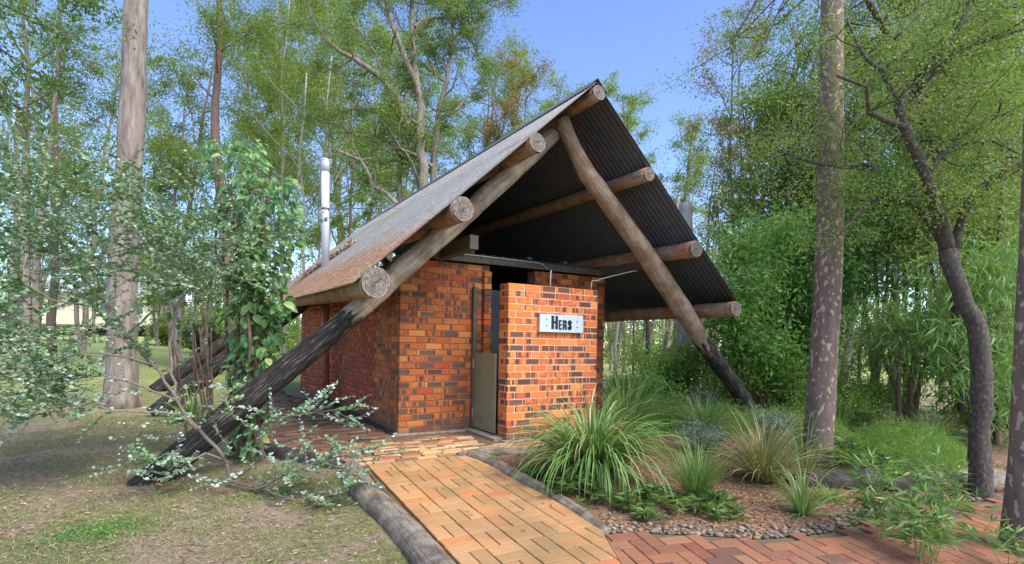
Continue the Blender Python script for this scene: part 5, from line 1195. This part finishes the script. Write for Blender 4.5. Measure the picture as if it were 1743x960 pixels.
for i in range(5):    # thicker dark old trunk
    pts = [at(418+rg.uniform(-14, 14), 800, 5.4), at(422+rg.uniform(-12, 12), 650, 5.4), at(430+rg.uniform(-10, 18), 520, 5.42), at(410+rg.uniform(-20, 40), 380, 5.4)]; pts[0].z = -.05
    P_, R_ = resample(pts, [.05, .045, .035, .02], .1); paths.append((P_, R_))
put('stems', tube_mesh('stems', paths, 7, True, .15, 2), BK_BR, vine)
def leaf_spot():
    while True:
        py = rg.uniform(238, 770)
        if py < 300: x0, x1 = 345, 450
        elif py < 420: x0, x1 = 372, 508
        elif py < 540: x0, x1 = 392, 488
        elif py < 620: x0, x1 = 400, 478
        else:
            x0, x1 = 395, 450
            if rg.random() < .5: continue
        px = rg.uniform(x0, x1); c = (x0+x1)/2
        return px, py, c
items = []
for i in range(1250):
    px, py, c = leaf_spot(); front = rg.random()
    d = 5.28-.22*front+.25*(1-front); p = at(px, py, d); sc = rg.uniform(.055, .13)*(1.05 if py > 300 else .9)
    outv = (RT*((px-c)/70+rg.gauss(0, .35))-FW*(.9*front+rg.gauss(0, .35)-.2)+Vector((0, 0, -.45+rg.gauss(0, .35)))).normalized()
    up_ = (Vector((0, 0, 1))-FW*.8+Vector((rg.gauss(0, .3), rg.gauss(0, .3), 0)))
    y_ = up_.cross(outv).normalized(); z_ = outv.cross(y_); M = Matrix((outv, y_, z_)).transposed().to_4x4(); items.append((p, M, sc, front))
items.sort(key=lambda t: -t[3])
for p, M, sc, fr in items[:285]:
    o = put('vine_leaf', VL[rg.randrange(5)], None, vine, p, M.to_euler()); o.scale = (sc, sc, sc)
Vs = []; Fs3 = []; es = []; vs_ = []; rs = []
base = [(np.array([v.co for v in m_.vertices]), [tuple(p.vertices) for p in m_.polygons]) for m_ in VL]; ea = [a.value for a in VL[0].attributes['e'].data]; va = [a.value for a in VL[0].attributes['v'].data]
off = 0; bmv = []; bmf = []
extra = [(p, M, sc) for p, M, sc, f in items[285:]]
# a second thinner cluster of leaves left of the column
for i in range(230):
    px, py = rg.uniform(285, 400), rg.uniform(430, 640); 
    if py > 560 and rg.random() < .7: continue
    p = at(px, py, 5.6+rg.uniform(-.3, .4)); M = Matrix.Rotation(rg.uniform(0, 6.28), 4, 'Z') @ Matrix.Rotation(rg.uniform(-.3, 1.1), 4, 'Y'); extra.append((p, M, rg.uniform(.05, .10)))
for p, M, sc in extra:
    bv, bf = base[rg.randrange(5)]; R3 = np.array(M.to_3x3()); Vs.append(bv @ R3.T*sc+np.array(p)); bmf += [tuple(i+off for i in f) for f in bf]; off += len(bv); es += ea; vs_ += va; rs += [rg.random()]*len(bv)
me = bpy.data.meshes.new('vine_foliage'); me.from_pydata(np.vstack(Vs).tolist(), [], bmf)
for nme, arr in (('e', es), ('v', vs_), ('r', rs)):
    a = me.attributes.new(nme, 'FLOAT', 'POINT'); a.data.foreach_set('value', np.array(arr, dtype=np.float32))
for p in me.polygons: p.use_smooth = True
put('vine_foliage', me, GV, vine, (0, 0, 0), kind='stuff')
# thin brown stems left of the vine
t = thing('thin_stems', 'cluster of thin bare brown stems standing left of the vine column', 'shrub', xy_at(330, 6.6)); paths = []
for i in range(9):
    x0 = 318+rg.uniform(-8, 45); x1 = x0+rg.uniform(-35, 12); P_, R_ = resample([xy_at(x0+10, 6.4, -.05), at((x0+x1)/2+rg.uniform(-5, 5), 600, 6.4), at(x1, rg.uniform(470, 540), 6.4)], [.016, .012, .006], .15)
    paths.append(([p+Vector((rg.gauss(0, .008), rg.gauss(0, .008), 0)) for p in P_], R_))
put('stems', tube_mesh('stems', paths, 6), BK_BR, t)

# ------------------------------------------------------------------ silver shrub
t = thing('silver_shrub', 'large sprawling shrub of small silvery green leaves in front of the leaning logs', 'shrub', (-1.97, -1.45, 0))
rg = random.Random(801)
MB = [([(392, 818, 4.35), (388, 790, 4.35), (365, 762, 4.35), (335, 730, 4.4), (300, 680, 4.45), (262, 620, 4.5), (210, 575, 4.5), (160, 520, 4.5), (125, 440, 4.5), (60, 330, 4.4), (0, 260, 4.3)], [.017, .016, .015, .014, .013, .012, .010, .009, .007, .005, .003]),
      ([(262, 620, 4.5), (215, 570, 4.6), (180, 515, 4.7), (150, 480, 4.8), (110, 430, 4.9), (70, 380, 5.0)], [.016, .014, .012, .01, .007, .004]),
      ([(210, 575, 4.5), (260, 530, 4.4), (300, 500, 4.4), (330, 450, 4.4)], [.012, .009, .006, .003]),
      ([(300, 680, 4.45), (262, 665, 4.3), (180, 640, 4.2), (100, 650, 4.1), (20, 640, 4.0)], [.012, .009, .007, .005, .003]),
      ([(262, 620, 4.5), (170, 600, 4.3), (80, 610, 4.2), (-10, 560, 4.1)], [.012, .009, .006, .003]),
      ([(392, 818, 4.35), (430, 790, 4.3), (450, 760, 4.25), (440, 735, 4.2), (470, 715, 4.2), (540, 700, 4.3), (590, 705, 4.35)], [.014, .011, .009, .007, .005, .004, .002]),
      ([(388, 790, 4.35), (350, 770, 4.2), (300, 795, 4.1), (260, 785, 4.0)], [.012, .009, .006, .003]),
      ([(392, 818, 4.35), (440, 830, 4.2), (500, 800, 4.1), (560, 780, 4.1), (615, 770, 4.15)], [.016, .012, .009, .006, .003]),
      ([(335, 730, 4.4), (300, 705, 4.3), (220, 700, 4.1), (120, 690, 4.0), (20, 700, 3.9)], [.014, .011, .008, .006, .003]),
      ([(300, 680, 4.45), (290, 600, 4.5), (300, 520, 4.6), (270, 430, 4.6), (240, 330, 4.6)], [.014, .012, .009, .006, .003]),
      ([(300, 520, 4.6), (360, 450, 4.6), (420, 400, 4.7), (480, 395, 4.8)], [.009, .007, .005, .003]),
      ([(125, 440, 4.5), (60, 430, 4.4), (-20, 400, 4.3)], [.01, .007, .003]),
      ([(160, 520, 4.5), (90, 510, 4.3), (10, 470, 4.2)], [.01, .007, .003]),
      ([(440, 830, 4.2), (500, 850, 4.05), (560, 840, 4.0), (600, 815, 4.0)], [.009, .006, .004, .002])]
paths = []; twigs = []
for p3, rr in MB:
    P_, R_ = resample([at(*p) for p in p3], rr, .08); P_ = [p+Vector((rg.gauss(0, .008), rg.gauss(0, .008), rg.gauss(0, .008))) for p in P_]
    for p in P_: p.z = max(p.z, H(p.x, p.y)+.01)
    paths.append((P_, R_))
    lo = p3[0][1] > 700 and p3[-1][1] > 600; st_i = 6 if lo else 12
    for i in range(min(st_i, len(P_)//2), len(P_)):
        for k in range(4 if lo else 2):
            if rg.random() < (.2 if lo else .05): continue
            d = (P_[i]-P_[i-1]).normalized()*.8+Vector((rg.gauss(0, .7), rg.gauss(0, .7), rg.gauss(.1, .45))); twigs.append(wander(rg, P_[i], d, rg.uniform(.15, .42) if lo else rg.uniform(.25, .7), 7, .16, .02))
for i in range(70):
    px, py = (rg.uniform(235, 420), rg.uniform(660, 740)) if rg.random() < .35 else ((rg.uniform(400, 620), rg.uniform(690, 850)) if rg.random() < .6 else (rg.uniform(230, 420), rg.uniform(770, 815)))
    if 540 < px and py < 745: continue
    twigs.append(wander(rg, at(px, py, 4.15+.25*rg.random()), (rg.gauss(.2, .8), rg.gauss(0, .6), rg.gauss(.1, .3)), rg.uniform(.15, .35), 6, .15, .02))
# sprays crowding the left side
for i in range(560):
    px, py = rg.uniform(-40, 480), rg.uniform(265, 600)
    if py < 330 and px > 200 and rg.random() < .6: continue
    if py > 500 and px > 130 and rg.random() < .8: continue
    if px > 330 and not (380 < py < 500): continue
    if 60 < px < 300 and py > 470 and rg.random() < .75: continue
    twigs.append(wander(rg, at(px, py, rg.uniform(4.2, 5.6)), (rg.gauss(-.2, .8), rg.gauss(0, .8), rg.gauss(.15, .5)), rg.uniform(.35, .8), 8, .17, .0))
for i in range(120):
    px, py = rg.uniform(-60, 150), rg.uniform(560, 720); twigs.append(wander(rg, at(px, py, rg.uniform(3.9, 4.6)), RT*rg.gauss(-.5, .8)+Vector((0, 0, rg.gauss(.1, .35))), rg.uniform(.25, .5), 7, .17, .02))
for tw_ in twigs:
    for p in tw_: p.z = max(p.z, H(p.x, p.y)+.02)
put('stems', tube_mesh('stems', paths+[(q, [.0035*(1-.7*i/(len(q)-1)) for i in range(len(q))]) for q in twigs], 6, False), BK_TW, t)
V = []; r_ = []; nh = 6
for q in twigs:
    tone0 = rg.random(); P_, _ = resample(q, [1]*len(q), .021)
    for i in range(1, len(P_)):
        d = (P_[i]-P_[i-1]); 
        if d.length < 1e-6: continue
        d.normalize(); s = d.cross(Vector((rg.gauss(0, .4), rg.gauss(0, .4), 1))).normalized(); f = i/len(P_)
        for sg in (-1, 1):
            if rg.random() < .12: continue
            ld = (s*sg+d*.55+Vector((rg.gauss(0, .3), rg.gauss(0, .3), rg.gauss(0, .3)))).normalized(); up_ = Vector((rg.gauss(0, .5), rg.gauss(0, .5), 1)); w = ld.cross(up_).normalized(); L = rg.uniform(.026, .046)*(1.1-.45*f); W = L*.38; p = P_[i]; n_ = ld.cross(w)*L*.12
            V += [p, p+ld*L*.25+w*W+n_, p+ld*L*.7+w*W*.95+n_, p+ld*L, p+ld*L*.7-w*W*.95+n_, p+ld*L*.25-w*W+n_]; tone = min(1, max(0, (.20 if q[0].z < .9 else .12)+.45*tone0+.4*f*rg.uniform(.6, 1.2)+rg.gauss(0, .08))); r_ += [tone]*6
V = np.array([tuple(v) for v in V]); put('foliage', np_mesh('foliage', V, np.arange(len(V)).reshape(-1, 6), False, {'r': r_}), GS, t)

# ------------------------------------------------------------------ cream weatherboard house, far left
hb = at(60, 560, 46); hx = thing('house', 'cream weatherboard house on low stumps far across the left lawn', 'house', (hb.x, hb.y, H(hb.x, hb.y)))
A_ = xy_at(55, 46); B_ = xy_at(255, 49); dvx = (B_-A_); dvx.z = 0; Lh = dvx.length; an_ = math.atan2(dvx.y, dvx.x); A_.z = H(A_.x, A_.y)
def hput(name, a, b, mat, parent=None, bev=0):
    o = put(name, box_mesh(name, a, b, bev), mat); MM = Matrix.Translation(A_) @ Matrix.Rotation(an_, 4, 'Z')
    o.parent = hx; MM = Matrix.Translation(-hx.location) @ MM; o.location = MM.to_translation(); o.rotation_euler = MM.to_euler(); return o
CREAM = plain('cream_weatherboard', (.62, .58, .44), .7, 0, 3, .06); IRONR = plain('pale_house_roof', (.45, .46, .46), .5); GLS = plain('dark_window_glass', (.05, .06, .07), .15); WHT = plain('white_trim', (.75, .75, .72), .6)
hput('wall', (0, .05, .95), (Lh, 7, 3.9), CREAM)
for k in range(17):
    z = .98+k*.172; hput('weatherboard', (0, -.01, z), (Lh, .03, z+.155), CREAM)
for x0 in (Lh*.55, Lh*.80):
    w = hput('window_frame', (x0, -.06, 2.0), (x0+1.3, .0, 3.2), WHT)
    for j in range(2): hput('window_pane', (x0+.1+j*.58, -.075, 2.1), (x0+.1+j*.58+.52, -.062, 3.1), GLS)
for i in range(7): hput('stump', (.2+i*(Lh-.5)/6, .1, -.1), (.4+i*(Lh-.5)/6, .35, .95), plain('red_brown_stump', (.25, .09, .05), .8) if i == 0 else bpy.data.materials['red_brown_stump'])
hput('floor_beam', (-.1, -.03, .80), (Lh*.55, .06, .97), bpy.data.materials['red_brown_stump']); hput('undercroft_shade', (0, 1.2, 0), (Lh, 1.3, .95), MOLD)  # dark sheet behind the stumps stands in for the shade under the floor
bm = bmesh.new(); vs = [bm.verts.new(v) for v in ((-.6, -.6, 3.85), (Lh+.6, -.6, 3.85), (Lh+.6, 3.6, 5.4), (-.6, 3.6, 5.4), (-.6, 7.6, 3.85), (Lh+.6, 7.6, 3.85))]
for f in ((0, 1, 2, 3), (3, 2, 5, 4), (0, 3, 4), (1, 5, 2), (0, 4, 5, 1)): bm.faces.new([vs[i] for i in f])
o = put('roof', bm_mesh('roof', bm), IRONR); MM = Matrix.Translation(-hx.location) @ Matrix.Translation(A_) @ Matrix.Rotation(an_, 4, 'Z'); o.parent = hx; o.location = MM.to_translation(); o.rotation_euler = MM.to_euler()
bush('hedge_bush', 'rounded green hedge bush far across the lawn', *xy_at(312, 36)[:2], 2.2, 1.5, 1.5, 6000, .25, .12, G2, 841, 16, cl=.4)
bush('hedge_bush', 'dark purple leaved bush beside the far hedge', *xy_at(342, 30)[:2], .8, .8, 1.6, 3000, .2, .1, leaf_mat('purple_leaf', [(0, (.06, .03, .04)), (1, (.16, .07, .08))]), 842, 10, cl=.3)

# leaf litter and seedlings on the paving
rgn = np.random.default_rng(77)
P = scatter(1500, -1.6, 4.5, -6, 1.5, lambda x, y: (inside((x, y), APRON) and not (x > -.05 and y > -.1)) or (-.75 < x < .25 and -5 < y < -1.5) or inside((x, y), RED), 0)
P = P[rgn.uniform(0, 1, len(P)) < .45]; P[:, 2] = [(.012 if y > -1.48 else H(x, y)+.040) for x, y in P[:, :2]]
V, F, r = leaf_arrays(rgn, P, .035, .008); V = V.reshape(-1, 4, 3); V[:, :, 2] = P[:, None, 2]+np.abs(V[:, :, 2]-P[:, None, 2])*.15
tag(put('paving_litter', np_mesh('paving_litter', V.reshape(-1, 3), F, False, {'r': r}), LIT, kind='stuff'), 'small dry leaf scraps lying on the paving', 'leaf litter')
c_ = rgn.uniform(0, 1, (26, 2)); Q = []
for u, v in c_:
    x, y = -.75+u*1.0, -1.6-v*3
    for k in range(10): Q.append((x+rgn.normal()*.012, y+rgn.normal()*.012, H(x, y)+.034))
for i in range(700):
    t_ = rgn.uniform(0, 1); y = -1.5-t_*3.2; x = (-.855 if rgn.uniform() < .5 else -1.16)+rgn.normal()*.012; Q.append((x, y, H(x, y)+.01))
V, F, r = blades(np.array(Q), .035, .002, .8)
tag(put('joint_grass', np_mesh('joint_grass', V, F, False, {'r': r*.6}), GG, kind='stuff'), 'tiny grass seedlings in the joints of the tan ramp', 'grass')


rg = random.Random(99); paths = []
for i in range(150):
    x, y = rg.uniform(-5.5, -1.1), rg.uniform(-4.6, 2.5)
    if i > 90: x, y = rg.uniform(.5, 4.5), rg.uniform(-4.1, -1.7)
    z = H(x, y)+.008; a = rg.uniform(0, 6.28); L = rg.uniform(.05, .28); paths.append(([(x, y, z), (x+cos(a)*L/2, y+sin(a)*L/2, z+.006), (x+cos(a+.3)*L, y+sin(a+.3)*L, z)], [.004, .0035, .002]))
tag(put('fallen_twigs', tube_mesh('fallen_twigs', paths, 5), BK_TW, kind='stuff'), 'thin dry twigs lying on lawn and mulch', 'twigs')

V = []; F = []
for row, X in enumerate((-.95, -.05, .82, 1.5)):
    for j in range(66):
        y = YF+.019+.152*j; z = RZ+KR*(y+1.9)-RS*(RX-X)+.017; b = len(V); nx_ = Vector((-RS, 0, 1)).normalized(); sx_ = Vector((1, 0, RS)).normalized()
        for k in range(6): V.append(tuple(Vector((X, y, z))+sx_*.011*cos(k*pi/3)+Vector((0, 1, 0))*.011*sin(k*pi/3)))
        F.append(tuple(range(b, b+6)))
put('roof_screws', np_mesh('roof_screws', V, F), CLAMP, shelter, (0, 0, 0), kind='stuff')
